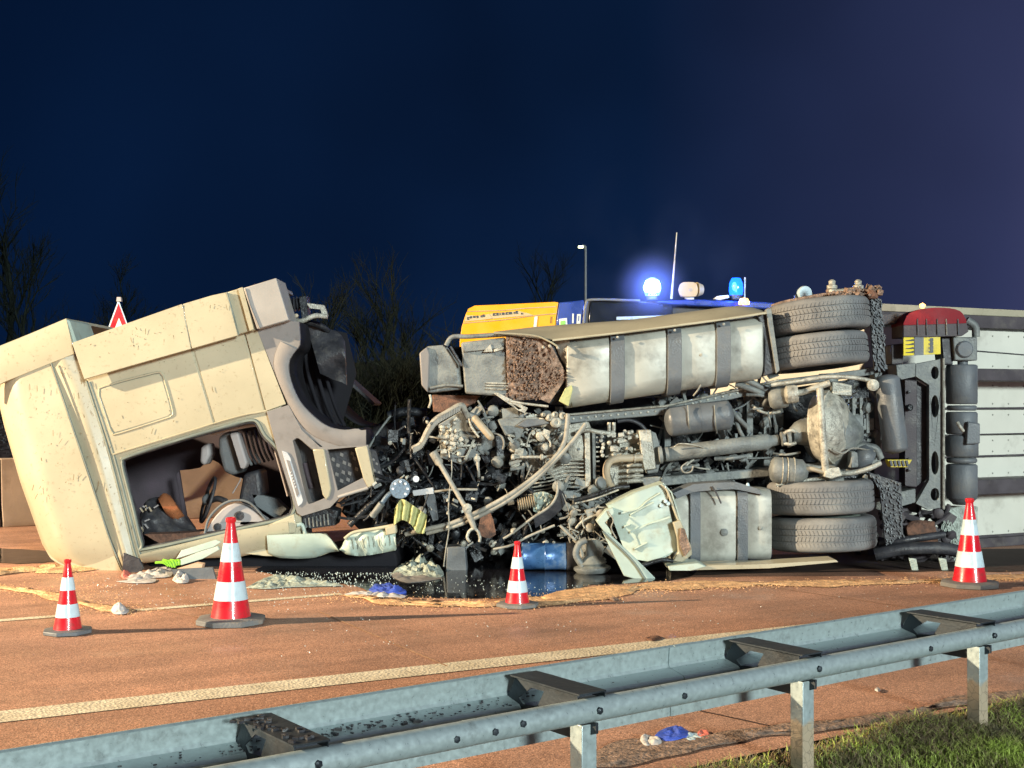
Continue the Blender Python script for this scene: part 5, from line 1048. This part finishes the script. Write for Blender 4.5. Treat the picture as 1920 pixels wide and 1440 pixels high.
# loose granules round the sand lines, soft dark stains
def granules(line, n, spread, seed, label):
    pts = catmull([G(x, y) for x, y in line], 12); b = MB(); r = random.Random(seed)
    for i in range(n):
        p = pts[r.randrange(len(pts))]; q = p + Vector((r.gauss(0, spread*1.6), r.gauss(0, spread), 0)); s_ = r.uniform(.002,.006)
        b.box((q.x, q.y, .007 + s_*.3), (s_*1.8, s_*1.3, s_*.7), Matrix.Rotation(r.uniform(0,3), 3, 'Z'))
    o = b.one('sand_granules', M['sand'], label, 'sand', fix=False, smooth=0); o['kind'] = 'stuff'
granules([(650,1118),(800,1133),(985,1131),(1100,1118),(1240,1101),(1330,1100)], 2600, .13, 61, 'loose sand granules around the curved sand barrier by the oil puddle')
granules([(1180,1104),(1450,1097),(1760,1091),(1980,1079)], 2600, .11, 62, 'loose sand granules along the right sand strip')
granules([(-60,1098),(90,1117),(238,1147),(120,1074)], 1300, .10, 63, 'loose sand granules along the left sand streaks')
# flat dark boards under the cab edge
b = MB(); b.slab([(322,1068),(398,1064),(405,1088),(330,1090)], 11.2, 11.24); b.one('board', M['strap'], 'flat dark grey board lying below the cab opening', 'board')
b = MB(); b.slab([(230,1036),(262,1048),(270,1066),(262,1074),(228,1074)], 11.5, 11.53); b.one('plastic_flap', M['black'], 'dark brown plastic flap under the lower corner of the door opening', 'flap', bevel=.01)
b = MB(); b.slab([(328,1068),(366,1056),(380,1058),(378,1066),(336,1074)], 11.3, 11.4); b.one('foam_block', M['ibeige'], 'beige foam piece wedged below the cab sill', 'foam')
b = MB()
for i in range(6): b.tube([P(292+i*7,1052+rnd.uniform(-2,3),11.45), P(306+i*6,1054+rnd.uniform(-3,4),11.4), P(316+i*4,1062+rnd.uniform(-3,6),11.4)], .012, 6, 3)
b.one('plastic_strip', M['lime'], 'bright green plastic strips under the cab sill', 'plastic strips')
b = MB(); b.slab([(330,1052),(370,1036),(408,1024),(412,1030),(380,1048),(340,1060)], 11.5, 11.53); b.one('trim_panel', M['pale'], 'long pale green trim panel wedged below the cab sill', 'trim panel', bevel=.004)
# broken glass on the road
def shards(poly, n, seed, label, smax=.008):
    b = MB(); r = random.Random(seed); xs = [p[0] for p in poly]; ys = [p[1] for p in poly]; k = 0
    while k < n:
        x = r.uniform(min(xs), max(xs)); y = r.uniform(min(ys), max(ys))
        if inpoly(x, y, poly): k += 1; s_ = r.uniform(.003, smax)*(1.6 if r.random() < .05 else 1); b.box(G(x, y)+Vector((0,0,.007+s_*.3)), (s_, s_*.8, s_*.7), Matrix.Rotation(r.uniform(0,3), 3, (r.random(),r.random(),1)))
    o = b.one('glass_shards', M['glassbits'], label, 'broken glass', fix=False, smooth=0); o['kind'] = 'stuff'
shards([(460,1072),(760,1076),(740,1100),(640,1104),(560,1090)], 300, 1, 'scattered broken glass crumbs along the dark edge below the cab pillar')
shards([(740,1080),(900,1080),(1100,1100),(1000,1118),(780,1115)], 120, 2, 'glass crumbs floating on the oil puddle', .006)
shards([(160,1080),(640,1110),(560,1150),(300,1140),(180,1110)], 170, 3, 'sparse white crumbs on the asphalt round the tall cone', .007)
shards([(640,1125),(1900,1095),(1800,1150),(900,1200),(500,1240)], 110, 4, 'tiny pale stones on the open asphalt', .006)

# ------------------------------------------------------------------ semi-trailer on its side
n0 = Vector((3.62, 12.95, 0)); td = Vector((.894, .447, 0)).normalized(); tn = Vector((-td.y, td.x, 0))
tr = thing('trailer', n0 + td*5, 'overturned white box trailer seen from its floor side, running out of frame on the right', 'trailer')
def TP(u, z, o=0): return n0 + td*u + tn*o + Vector((0,0,z))
def tquad(name, u0, u1, z0, z1, o0, o1, m, bevel=.006, par=tr):
    b = MB(); b.solid([[TP(u0,z0,o0), TP(u1,z0,o0), TP(u1,z1,o0), TP(u0,z1,o0)]], tn*(o1-o0)); return b.obj(name, m, par, bevel=bevel)
HT = 2.60
tquad('trailer_body', 0, 13.2, .02, HT-.10, .06, 2.7, M['trail'], .02)
zs = [.10,.68,.98,1.22,1.50,1.86,2.36]
for k in range(6):
    for u0, u1 in ((.0, 4.0), (4.01, 8.6), (8.61, 13.2)): tquad('floor_panel', u0, u1, zs[k]+.006, zs[k+1]-.006, 0, .055, M['trail'], .006)
tquad('top_rail', -.02, 13.2, HT-.22, HT-.085, -.05, .05, M['tbeam']); tquad('edge_rail', -.05, 13.2, HT-.08, HT-.005, -.02, .3, M['cream'], .004)
tquad('blue_marker', -.052, .19, HT-.082, HT-.003, -.03, .31, M['blue'], .002); tquad('orange_marker', .2, .75, HT-.078, HT-.004, -.026, .305, M['pipe'], .002)
tquad('lower_rail', 0, 13.2, -.0, .10, -.06, .05, M['tbeam']); tquad('lower_lip', 0, 13.2, .10, .13, -.02, .02, M['tbeam'])
tquad('long_beam', .0, 13.2, 1.80, 1.93, -.34, 0, M['tbeam'], .01); tquad('long_beam', .0, 13.2, .60, .76, -.34, 0, M['tbeam'], .01)
for z in (1.50, 1.22, .98): MB().tube([TP(0,z,-.012), TP(6,z+.03,-.012), TP(13,z,-.012)], .012 if z != 1.22 else .006, 6).obj('seam_rail', M['tbeam'], tr)
MB().tube([TP(.9,2.2,-.01), TP(1.4,2.14,-.012), TP(2.4,2.10,-.01)], .006, 5).obj('loose_cable', M['black'], tr)
for u in (3.4, 5.2, 7.0): tquad('cross_beam', u, u+.12, .10, HT-.1, -.22, -.0, M['tbeam'])
for z in (.16, .58, .80, 1.04, 1.16, 1.44, 1.56, 1.76, 1.97, 2.30):
    b = MB()
    for i in range(40): b.lathe([(0,0),(.011,0),(.008,.006),(0,.007)], TP(.15+i*.24, z, -.0015), -tn, 6)
    b.obj('rivet_row', M['tank'], tr, kind='stuff', fix=False)
# landing gear: perforated cross plate, twin legs, oval-holed bracket
TDp = 12.32
lg = tr
def ellipse(x, y, rx_, ry_, n=14): return [(x+rx_*math.cos(2*math.pi*i/n), y+ry_*math.sin(2*math.pi*i/n)) for i in range(n)]
S_([(1717,682),(1770,672),(1770,952),(1740,956),(1717,944),(1742,900),(1742,722),(1717,706)], TDp, TDp+.08, M['grey'], 'perforated_plate', tr, bevel=.004, holes=[ellipse(1753,699,7,12), ellipse(1753,762,7,21), ellipse(1753,868,7,22), ellipse(1753,927,8,12)])
S_([(1738,684),(1768,678),(1768,950),(1738,952)], TDp+.14, TDp+.16, M['black'], 'dark_hole_backing', tr)  # black sheet added behind the holes so they look dark
T_([(1769,672,TDp-.02),(1769,955,TDp-.02)], .014, M['lgrey'], 'plate_edge', tr, 6, 0)
S_([(1697,711),(1719,713),(1719,914),(1697,912)], TDp+.05, TDp+.25, M['tbeam'], 'leg_housing', tr, bevel=.01)
S_([(1719,714),(1740,726),(1740,898),(1719,912)], TDp+.10, TDp+.2, M['black'], 'plate_recess', tr)
for y in (735, 761, 861, 881): MB().lathe([(.0,0),(.016,0),(.016,.02),(0,.025)], P(1704, y, TDp+.04), (0,-1,0), 8).obj('bolt', M['black'], tr)
MB().lathe([(0,0),(.03,.0),(.035,.03),(.02,.05),(0,.05)], P(1704,764,TDp+.04), (0,-1,0), 10).obj('hub_bolt', M['dark'], tr)
for y0, y1, r_ in ((684,758,.150),(760,770,.144),(772,814,.150),(816,856,.158),(858,868,.146),(870,936,.150)):
    a_ = P(1803, y1, 12.45); b_ = P(1803, y0, 12.45); MB().lathe([(0,0),(r_*.9,.0),(r_,.015),(r_,(b_-a_).length-.015),(r_*.9,(b_-a_).length),(0,(b_-a_).length)], a_, (0,0,1), 22).obj('landing_leg', M['strap'], tr, smooth=50)
S_([(1815,790),(1838,794),(1838,832),(1812,834)], 12.25, 12.4, M['strap'], 'crank_box', tr, bevel=.012)
T_([(1795,792,12.2),(1800,800,12.18),(1806,808,12.2)], .018, M['lgrey'], 'crank_pin', tr)
MB().lathe([(0,0),(.08,.0),(.12,.04),(.14,.06),(.14,.08)], P(1803,946,12.45), (0,0,1), 20).obj('leg_foot', M['strap'], tr, smooth=50)
S_([(1680,684),(1717,680),(1717,706),(1690,712),(1682,706)], TDp, TDp+.3, M['grey'], 'bracket_arm', tr, bevel=.008); S_([(1686,922),(1717,916),(1717,942),(1690,950)], TDp, TDp+.3, M['grey'], 'bracket_arm', tr, bevel=.008)
S_([(1672,646),(1694,644),(1694,682),(1672,684)], TDp+.1, TDp+.4, M['tbeam'], 'square_box', tr, bevel=.01)
S_([(1640,590),(1700,586),(1700,606),(1640,610)], TDp+.2, TDp+.5, M['tbeam'], 'coupling_rail', tr, bevel=.01)
# red topped rubber housing and hazard plate
S_(spline2([(1694,606),(1704,588),(1730,579),(1770,577),(1800,583),(1812,600)],3) + [(1812,606),(1694,610)], TDp-.05, TDp+.35, M['redlamp'], 'red_housing', tr, bevel=.012)
S_([(1694,607),(1812,603),(1816,622),(1804,630),(1740,632),(1694,632)], TDp-.045, TDp+.34, M['tbeam'], 'rubber_skirt', tr, bevel=.015)
for x in (1720, 1737, 1757, 1774, 1796): T_([(x,598,TDp-.055),(x+1,628,TDp-.055)], .006, M['strap'] if x != 1774 else M['lgrey'], 'skirt_rib', tr, 6, 0)
hz_ = S_([(1694,631),(1763,627),(1764,664),(1694,667)], TDp-.03, TDp-.01, M['hazard'], 'hazard_plate', tr, bevel=.002)
S_([(1714.5,629.5),(1732,628.5),(1732,665.5),(1714.5,666.5)], TDp-.036, TDp-.029, M['strap'], 'centre_strip', hz_, bevel=.001)
for k in range(4):                                   # black hooked hazard arrows, two columns
    for x in (1705, 1741):
        y = 638 + k*7.4; S_([(x,y-1.4),(x+6,y-2.4),(x+9,y-4.4),(x+9.3,y+1.2),(x+6,y+.4),(x+1,y+1.2)] if x > 1720 else [(x-7,y+.3),(x,y-.4),(x+8,y-2.6),(x+9,y+1.2),(x+3,y+1.6),(x-6,y+1.6)], TDp-.034, TDp-.0295, M['tprint'], 'black_mark', hz_, bevel=0)
S_([(1744,634),(1749,633.5),(1749.6,661),(1744.6,662)], TDp-.0345, TDp-.0296, M['tprint'], 'black_bar', hz_, bevel=0)
S_([(1765,632),(1787,630),(1787,684),(1770,684)], TDp+.05, TDp+.3, M['black'], 'side_bracket', tr, bevel=.01)
S_([(1787,632),(1833,632),(1833,676),(1790,676)], TDp, TDp+.2, M['grey'], 'valve_box', tr, bevel=.012)
MB().lathe([(0,0),(.075,.0),(.085,.01),(.07,.03),(0,.035)], P(1808,655,TDp), (0,-1,0), 20).obj('valve_cap', M['strap'], tr, smooth=40)
T_([(1812,600,TDp+.1),(1828,612,TDp+.1),(1830,632,TDp+.1)], .04, M['grey'], 'support_stub', tr); T_([(1805,676,TDp+.1),(1805,690,TDp+.1)], .05, M['strap'], 'leg_neck', tr, 10, 0)
# green hazard bracket behind the wheel and dark mess at the bottom
S_([(1664,862),(1710,862),(1702,876),(1670,876)], 12.0, 12.1, M['hazard'], 'hazard_bracket', tr, bevel=.003); b = MB()
for i in range(5): b.slab([(1668+i*7.5,864),(1672+i*7.5,863),(1675+i*7.5,874),(1671+i*7.5,875)], 11.985, 11.998)
b.obj('hazard_stripe', M['tprint'], tr)
clutter('dark_wreckage', [(1660,950),(1780,950),(1790,1045),(1650,1045)], 90, 12.2, 12.8, M['tbeam'], 14, tr, L=(.1,.4), rs=(.01,.04))
b = MB(); b.curved(spline2([(1700,984),(1720,976),(1752,978)],3), spline2([(1702,1010),(1720,1024),(1760,1020)],3), lambda u, v: 12.2-.06*math.sin(3.14*u), 8, 8, .05); b.obj('brown_sack', M['rust'], tr, smooth=60)
T_([(1640,1040,12.0),(1690,1030,11.95),(1760,1028,11.95),(1800,1034,12.0)], .06, M['black'], 'fallen_mudguard', tr)
T_([(1650,1020,12.1),(1700,1012,12.0),(1770,1002,12.1)], .035, M['black'], 'torn_hose', tr)
S_([(1771,948),(1834,950),(1832,1010),(1800,1024),(1772,1015)], 12.55, 12.6, M['foil'], 'torn_tarpaulin', tr, bevel=.006)
b = MB(); r3 = random.Random(31)
for i in range(90):
    x = r3.uniform(1766,1800); y = r3.uniform(975,1040); b.tube([P(x,y,12.3), P(x+r3.uniform(-6,6), y+r3.uniform(4,14), 12.28)], .006, 4)
b.obj('frayed_strands', M['foil'], tr, kind='stuff', fix=False)
for x in (1704, 1760):
    b = MB(); b.slab([(x,1046),(x+14,1048),(x+18,1070),(x+8,1074),(x+4,1062)], 11.75, 11.76); b.one('plastic_scrap', M['foil'], 'translucent plastic scrap hanging before the trailer bottom, %s one' % ('left' if x < 1730 else 'right'), 'plastic scrap')

# ------------------------------------------------------------------ police / rescue vehicle behind (yellow and blue)
VD = 17.0
ve = thing('emergency_vehicle', Vector((1.5, VD+1, 0)), 'tall yellow and blue emergency vehicle parked behind the wreck with blue lights on the roof', 'emergency vehicle')
def V_(poly, d0, d1, m, name, par=None, **k): return MB().slab(poly, d0, d1).obj(name, m, par or ve, **k)
Y_ = [(862,640),(866,612),(873,590),(878,579),(890,573),(960,570),(1040,566),(1047,567),(1042,600),(1040,720),(862,720)]
yp = V_(Y_, VD, VD+2.3, M['yellow'], 'yellow_body', bevel=.03)
bl = V_([(1047.5,567),(1072,565),(1096,562),(1094,612),(1090,720),(1040.5,720),(1042.5,600)], VD+.004, VD+2.3, M['blue'], 'blue_body', bevel=.02)
V_([(1092,720),(1094,600),(1100,566),(1108,562),(1450,570),(1650,580),(1650,720)], VD+.03, VD+2.25, M['black'], 'dark_body', bevel=.02)
V_([(1107,566),(1104,600),(1104,640),(1260,640),(1262,569)], VD-.005, VD+.05, M['glass'], 'window', bevel=.01)
T_([(1092,640,VD-.02),(1095,600,VD-.02),(1099,570,VD-.02),(1112,562,VD-.02),(1200,564,VD-.02)], .02, M['strap'], 'window_frame', ve)
V_([(1232,565),(1300,561),(1430,566),(1500,572),(1500,582),(1260,572)], VD-.1, VD+2.2, M['blue'], 'blue_roof', bevel=.02)
V_([(1156,594),(1250,591),(1250,597),(1156,600)], VD-.01, VD+.02, M['steel'], 'light_stripe', bevel=0)
for line in ([(876,584),(940,582),(985,578),(1042,575)], [(868,606),(940,600),(1000,592),(1043,588)]): T_([(x, y, VD-.004) for x, y in line], .006, M['pipe'], 'body_crease', yp, 6)
V_([(1002,594),(1008,593),(1005,618),(1000,618)], VD-.012, VD+.01, M['plate'], 'cream_strip', yp, bevel=0)
V_([(1033,593),(1034,593),(1033,606),(1032,606)], VD-.012, VD+.01, M['tprint'], 'small_print', yp, bevel=0)
# lettering along the yellow side: worn, partly peeled, only fragments of letters left
V_([(871,603),(874,591),(900,592),(915,589),(972,583),(992,588),(1000,591),(960,594),(910,599)], VD-.008, VD+.01, M['horn'], 'worn_strip', yp, bevel=0)
lets = [(876,597,4,5),(881,595,4,4),(887,594,6,4),(894,594,3,5),(901,593,4,4),(905,592,4,5),(924,589.5,6,5),(931,589,4,5.5),(937,588.5,2,5),(941,588.3,5,5),(948,587.6,5,5),(954,587.2,6,5),(963,586.5,3,4),(967,585.6,4,6),(977,588,4,3)]
for i, (x, y, w, h) in enumerate(lets):
    q = [(x,y-h/2),(x+w*.9,y-h/2-.3),(x+w,y+h/2-.5),(x+w*.6,y+h/2),(x+w*.5,y),(x+w*.3,y+h/2),(x,y+h/2)] if i % 2 else [(x,y-h/2),(x+w,y-h/2-.2),(x+w*.9,y-h*.1),(x+w*.3,y+.2),(x+w,y+h*.3),(x+w*.9,y+h/2),(x,y+h/2)]
    V_(q, VD-.014, VD-.005, M['tprint'], 'letter', yp, bevel=0)
V_([(909.5,599),(916.5,588),(923,597)], VD-.015, VD-.004, M['horn'], 'triangle_mark', yp, bevel=0)
st = V_([(1048,598),(1063,596),(1064,612),(1049,613)], VD-.012, VD+.01, M['plate'], 'sticker', bl, bevel=.002); V_([(1051,602),(1060,601),(1060,608),(1051,609)], VD-.018, VD-.011, M['green'], 'sticker_print', st, bevel=0)
V_([(1073,588),(1076,588),(1075.5,606),(1072.5,606)], VD-.012, VD+.01, M['plate'], 'white_bar', bl, bevel=0); V_([(1082,589),(1089,589),(1088,609),(1081,609)], VD-.012, VD+.01, M['plate'], 'white_bar', bl, bevel=0); V_([(1084.5,592),(1086,592),(1085.5,602),(1084,602)], VD-.016, VD-.011, M['blue'], 'bar_print', bl, bevel=0)
# roof equipment
M['beacon'] = mat('blue_beacon_lit', (.15,.30,1.0), .1, bump=0, trans=.95, emit=(.05,.14,1.0), es=.9)
M['beacon_hot'] = mat('blue_reflector_lit', (.05,.12,.6), .2, bump=0, emit=(.05,.30,1.0), es=4)
M['beacon_core'] = mat('beacon_core', (.8,.9,1), .2, bump=0, emit=(.55,.78,1.0), es=45)
M['beacon_dim'] = mat('blue_beacon_glass', (.02,.10,.8), .15, bump=0, trans=.6, emit=(.01,.16,1.0), es=2.2)
M['amber'] = mat('amber_lamp', (.9,.5,.15), .3, bump=0, emit=(1.0,.50,.14), es=3.2)
be = thing('blue_beacon', P(1223, 560, VD), 'brightly flashing blue beacon left of the antenna on the vehicle roof', 'beacon')
MB().lathe([(0,-.0),(.075,0),(.075,.05),(0,.05)], P(1223,562,VD), (0,0,1), 20).obj('beacon_base', M['black'], be)
MB().lathe([(0,.05),(.095,.05),(.115,.12),(.115,.18),(.085,.26),(.04,.29),(0,.295)], P(1223,561,VD), (0,0,1), 24).obj('beacon_dome', M['beacon'], be, smooth=60)
MB().lathe([(0,-.085),(.06,-.06),(.085,0),(.06,.06),(0,.085)], P(1223,538,VD-.0), (0,0,1), 20).obj('beacon_reflector', M['beacon_core'], be, smooth=70)
be2 = thing('blue_beacon', P(1380, 566, VD), 'dim blue beacon right of the loudspeaker, beside a short rod', 'beacon')
MB().lathe([(0,0),(.085,0),(.085,.06),(0,.06)], P(1380,562,VD), (0,0,1), 20).obj('beacon_base', M['black'], be2)
MB().lathe([(.0,.06),(.085,.06),(.095,.12),(.09,.22),(.06,.29),(0,.30)], P(1380,562,VD), (0,0,1), 24).obj('beacon_dome', M['beacon_dim'], be2, smooth=60)
MB().lathe([(0,-.06),(.02,-.05),(.035,0),(.02,.05),(0,.06)], P(1377,537,VD-.085), (0,0,1), 12).obj('beacon_reflector', M['beacon_hot'], be2, smooth=70)
T_([(1396,562,VD),(1397,520,VD)], .012, M['lgrey'], 'guard_rod', be2, 6, 0)
MB().tube([P(1259,560,VD), P(1264,500,VD), P(1269,436,VD)], [.016,.012,.007], 8).one('antenna', M['lgrey'], 'thin grey whip antenna standing on the vehicle roof', 'antenna')
hn = thing('roof_loudspeaker', P(1295, 560, VD), 'beige horn loudspeaker on the roof between the antenna and the dim beacon', 'loudspeaker')
MB().slab(spline2([(1277,532),(1282,529),(1300,529),(1306,533),(1309,543),(1306,554),(1300,556),(1282,556),(1277,552),(1274,542)],2), VD-.12, VD+.02).obj('horn_mouth', M['horn'], hn, bevel=.015)
MB().lathe([(.10,0),(.09,.03),(.07,.08),(.0,.09)], P(1306,543,VD-.03), (1,.3,0), 16).obj('driver', M['horn'], hn, smooth=50)
MB().lathe([(0,-.005),(.022,0),(.028,.01),(0,.01)], P(1295,543,VD-.125), (0,1,0), 12).obj('horn_centre', M['pipe'], hn)
T_([(1285,556,VD-.05),(1300,562,VD-.05)], .03, M['plate'], 'foot', hn, 8, 0)
V_([(1338,560),(1345,555),(1366,553),(1368,558),(1350,563)], VD-.1, VD, M['plate'], 'roof_fitting', bevel=.01)
MB().lathe([(0,0),(.07,.0),(.075,.03),(.05,.08),(0,.09)], P(1395,571,VD-.25), (0,0,1), 18).one('amber_roof_lamp', M['amber'], 'small glowing amber lamp at the roof edge below the dim beacon', 'lamp', smooth=50)
MB().lathe([(0,-.01),(.022,0),(.03,.03),(0,.05)], P(1729,577,12.2), (0,-.4,1), 14).one('marker_lamp', M['amber'], 'small glowing amber marker lamp on top of the red housing of the trailer', 'lamp', smooth=50)
for (x, y, D, e_, c_, s_) in ((1223,538,VD-.22,60,(.12,.22,1.0),.06),(1379,540,VD-.25,12,(.08,.25,1.0),.06),(1729,569,12.1,1.2,(1.0,.6,.3),.03)):
    l_ = bpy.data.lights.new('lamp_light', 'POINT'); l_.energy = e_; l_.color = c_; l_.shadow_soft_size = s_; o_ = bpy.data.objects.new('lamp_light', l_); COL.objects.link(o_); o_.location = P(x, y, D)

# ------------------------------------------------------------------ warning triangle sign behind the cab
ws = thing('warning_sign', P(222, 757, 16.5) - Vector((0,0,1.5)), 'red and white triangular roll-up warning sign rising behind the cab', 'warning sign')
WD = 16.5
S_([(222,562),(175,690),(269,690)], WD, WD+.02, M['white'], 'sign_border', ws, bevel=.002)
S_([(222,569),(180,684),(264,684)], WD-.006, WD, M['red'], 'sign_field', ws, bevel=0)
S_([(223,596),(202,650),(244,650)], WD-.012, WD-.006, M['plate'], 'white_triangle', ws, bevel=0)
MB().slab([(219,557),(226,557),(227,565),(218,565)], WD-.02, WD+.04).obj('top_clip', M['igrey'], ws)
MB().tube([P(222,562,WD+.04), Vector((P(222,562,WD).x, WD+.05, 0))], .016, 8).obj('sign_pole', M['strap'], ws)

# ------------------------------------------------------------------ street lamp far behind
SL = 46.0; z_ = P(1098, 462, SL)
sl = thing('street_lamp', Vector((z_.x, SL, gz(z_.x, SL))), 'slim grey street lamp with a small greenish white light far behind the wreck', 'street lamp')
MB().tube([Vector((z_.x, SL, gz(z_.x, SL)-.2)), Vector((z_.x, SL, z_.z))], [.05,.04], 8).obj('pole', M['strap'], sl)
MB().tube([Vector((z_.x, SL, z_.z)), P(1092,460,SL)], [.035,.03], 8).obj('arm', M['strap'], sl)
M['sodium'] = mat('lamp_lens', (.9,.9,.7), .3, bump=0, emit=(.95,1.0,.55), es=3)
MB().box(P(1089,463,SL), (.20,.14,.09)).obj('lamp_head', M['sodium'], sl, bevel=.03)

# ------------------------------------------------------------------ bare trees and scrub
def tree(x, y, h, seed, label, name='bare_tree', spread=.55, n0=5, dens=1.0, group=None, rad=None):
    r = random.Random(seed); z0 = gz(x, y) - .1; base = Vector((x, y, z0)); tk = MB(); cr = MB()
    def branch(p, d, L, rr, lev):
        pts = [p]; q = p.copy(); dd = d.copy()
        for i in range(3):
            dd = (dd + Vector((r.gauss(0,.12), r.gauss(0,.12), r.gauss(.05,.08)))).normalized(); q = q + dd*(L/3); pts.append(q.copy())
        (tk if lev == 0 else cr).tube(pts, [rr, rr*.85, rr*.7, rr*.5], 5 if lev < 2 else 3, caps=False)
        if lev >= 4: return
        n = (n0 + r.randint(0,2)) if lev < 2 else r.randint(3,4)
        for i in range(int(n*dens) or 1):
            t = r.uniform(.25, 1.0); k = min(2, int(t*3)); b_ = pts[k].lerp(pts[k+1], t*3-k)
            a = r.uniform(0, 6.28); s_ = spread*(1+.3*r.random()); nd = (dd + Vector((math.cos(a)*s_, math.sin(a)*s_, r.uniform(-.05,.35)))).normalized()
            branch(b_, nd, L*r.uniform(.48,.72), rr*.5, lev+1)
    root = thing(name, base, label, 'tree' if name == 'bare_tree' else 'shrub', group)
    if name == 'bare_tree': branch(base, Vector((0,0,1)), h*.45, rad or h*.014, 0)
    else:
        for i in range(7):
            a = r.uniform(0,6.28); branch(base, Vector((math.cos(a)*.45, math.sin(a)*.3, 1)).normalized(), h*.5, h*.012, 1)
    if tk.f: tk.obj('trunk', M['twig'], root, fix=False, smooth=60)
    cr.obj('crown', M['twig'], root, fix=False, smooth=0)
def at(px, D): return (px-HX)/F*D
def treepx(px, ytop, D, seed, label, **k): x = at(px, D); h = (CH - (ytop-HY)*D/F - gz(x, D))*(1.28 if k.get('name') is None else 1.1); tree(x, D, h, seed, label, **k)
treepx(5, 330, 30, 1, 'large bare tree at the left edge of the picture, rising dark against the sky')
treepx(60, 470, 27, 12, 'slender bare tree just right of the large left-edge tree', spread=.4)
treepx(215, 500, 30, 3, 'small forked bare tree behind the warning triangle')
treepx(710, 470, 26, 4, 'twiggy bare bush-like tree in the gap between cab and chassis', spread=.6)
treepx(770, 485, 28, 5, 'bare tree right of the twiggy one in the gap, greenish upright twigs', spread=.4)
treepx(600, 530, 25, 6, 'low bare tree showing just right of the cab corner')
treepx(1025, 480, 45, 7, 'far bare tree left of the street lamp')
for i, (px, yt, D) in enumerate(((660,600,21),(700,620,20.5),(745,600,21.5),(790,610,22),(840,560,24),(350,560,28),(120,560,27),(20,640,22),(640,650,20))):
    treepx(px, yt, D, 40+i, 'low bare scrub bush on the dark bank, %s' % ['first from the cab in the gap','second in the gap','in the middle of the gap','left of the grey mudguard','just left of the yellow vehicle','behind the cream cab roof','above the roof fairing','behind the barrier at the left edge','beside the wheel arch'][i], name='scrub_bush', spread=.8)
# dry leaves and stones that catch the light on the bank
b = MB(); r3 = random.Random(77); v = []; f = []
for i in range(9000):
    px = r3.uniform(-20, 1000); D = r3.uniform(18.0, 25); x = at(px, D); z = gz(x, D) + r3.uniform(0, .15)
    if s_far(x, D) < 2.6: continue
    s_ = r3.uniform(.015,.05); k = len(v); a = r3.uniform(0,3); v += [(x,D,z),(x+s_*math.cos(a),D,z+s_*math.sin(a)),(x+s_*.6,D-.02,z+s_)]; f.append((k,k+1,k+2))
b.v = [Vector(q) for q in v]; b.f = f; b.m = [0]*len(f)
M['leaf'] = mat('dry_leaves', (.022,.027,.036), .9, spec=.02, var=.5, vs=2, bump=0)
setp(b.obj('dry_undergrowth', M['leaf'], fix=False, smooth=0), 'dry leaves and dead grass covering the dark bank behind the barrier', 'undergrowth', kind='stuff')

# light mast that carries the flood light (out of frame on the left)
ms = thing('floodlight_mast', (spoto.location.x-.1, spoto.location.y, 0), 'tripod floodlight mast lighting the wreck from the left', 'light mast')
mx_, my_ = spoto.location.x - .4, spoto.location.y
MB().tube([(mx_,my_,0),(mx_,my_,6.6)], .05, 8).obj('pole', M['steel'], ms)
for a in (0, 2.1, 4.2): MB().tube([(mx_,my_,1.2),(mx_+math.cos(a)*.8,my_+math.sin(a)*.8,0)], .03, 6).obj('leg', M['steel'], ms)
MB().box((mx_, my_, 6.6), (.12,.7,.4)).obj('lamp_housing', M['black'], ms)

# faint smoke drifting over the emergency vehicle, with an added halo round the beacon
def smoke():
    b = MB(); c = P(1205, 520, 17.2)
    b.lathe([(0,-1.0),(1.3,-.9),(1.9,-.2),(1.9,.3),(1.3,1.2),(0,1.7)], c, (0,0,1), 20)
    m = bpy.data.materials.new('smoke_with_halo'); m.use_nodes = True; N = m.node_tree.nodes; L = m.node_tree.links; N.clear()
    o = N.new('ShaderNodeOutputMaterial'); v = N.new('ShaderNodeVolumePrincipled'); t = N.new('ShaderNodeTexCoord'); q = N.new('ShaderNodeTexNoise'); q.inputs['Scale'].default_value = 1.3; q.inputs['Detail'].default_value = 3
    L.new(t.outputs['Object'], q.inputs[0])
    r = N.new('ShaderNodeMapRange'); r.inputs[1].default_value = .50; r.inputs[2].default_value = .8; r.inputs[4].default_value = .035; L.new(q.outputs[0], r.inputs[0])
    ln = N.new('ShaderNodeVectorMath'); ln.operation = 'LENGTH'; L.new(t.outputs['Object'], ln.inputs[0]); r2 = N.new('ShaderNodeMapRange'); r2.inputs[1].default_value = 1.7; r2.inputs[2].default_value = .2; L.new(ln.outputs['Value'], r2.inputs[0])
    mm = N.new('ShaderNodeMath'); mm.operation = 'MULTIPLY'; L.new(r.outputs[0], mm.inputs[0]); L.new(r2.outputs[0], mm.inputs[1])
    ds = N.new('ShaderNodeVectorMath'); ds.operation = 'DISTANCE'; L.new(t.outputs['Object'], ds.inputs[0]); ds.inputs[1].default_value = P(1223,538,16.75) - c
    r3_ = N.new('ShaderNodeMapRange'); r3_.interpolation_type = 'SMOOTHERSTEP'; r3_.inputs[1].default_value = .62; r3_.inputs[2].default_value = .03; r3_.inputs[4].default_value = .36; L.new(ds.outputs['Value'], r3_.inputs[0])  # dense haze ball put round the beacon to draw its glow
    ad = N.new('ShaderNodeMath'); L.new(mm.outputs[0], ad.inputs[0]); L.new(r3_.outputs[0], ad.inputs[1])
    L.new(ad.outputs[0], v.inputs['Density']); v.inputs['Color'].default_value = (.6,.75,1,1); L.new(v.outputs[0], o.inputs['Volume'])
    ob = b.one('smoke', m, 'faint smoke drifting above the emergency vehicle with an added glow halo at the blue beacon', 'smoke', base=c); ob['kind'] = 'stuff'
smoke()
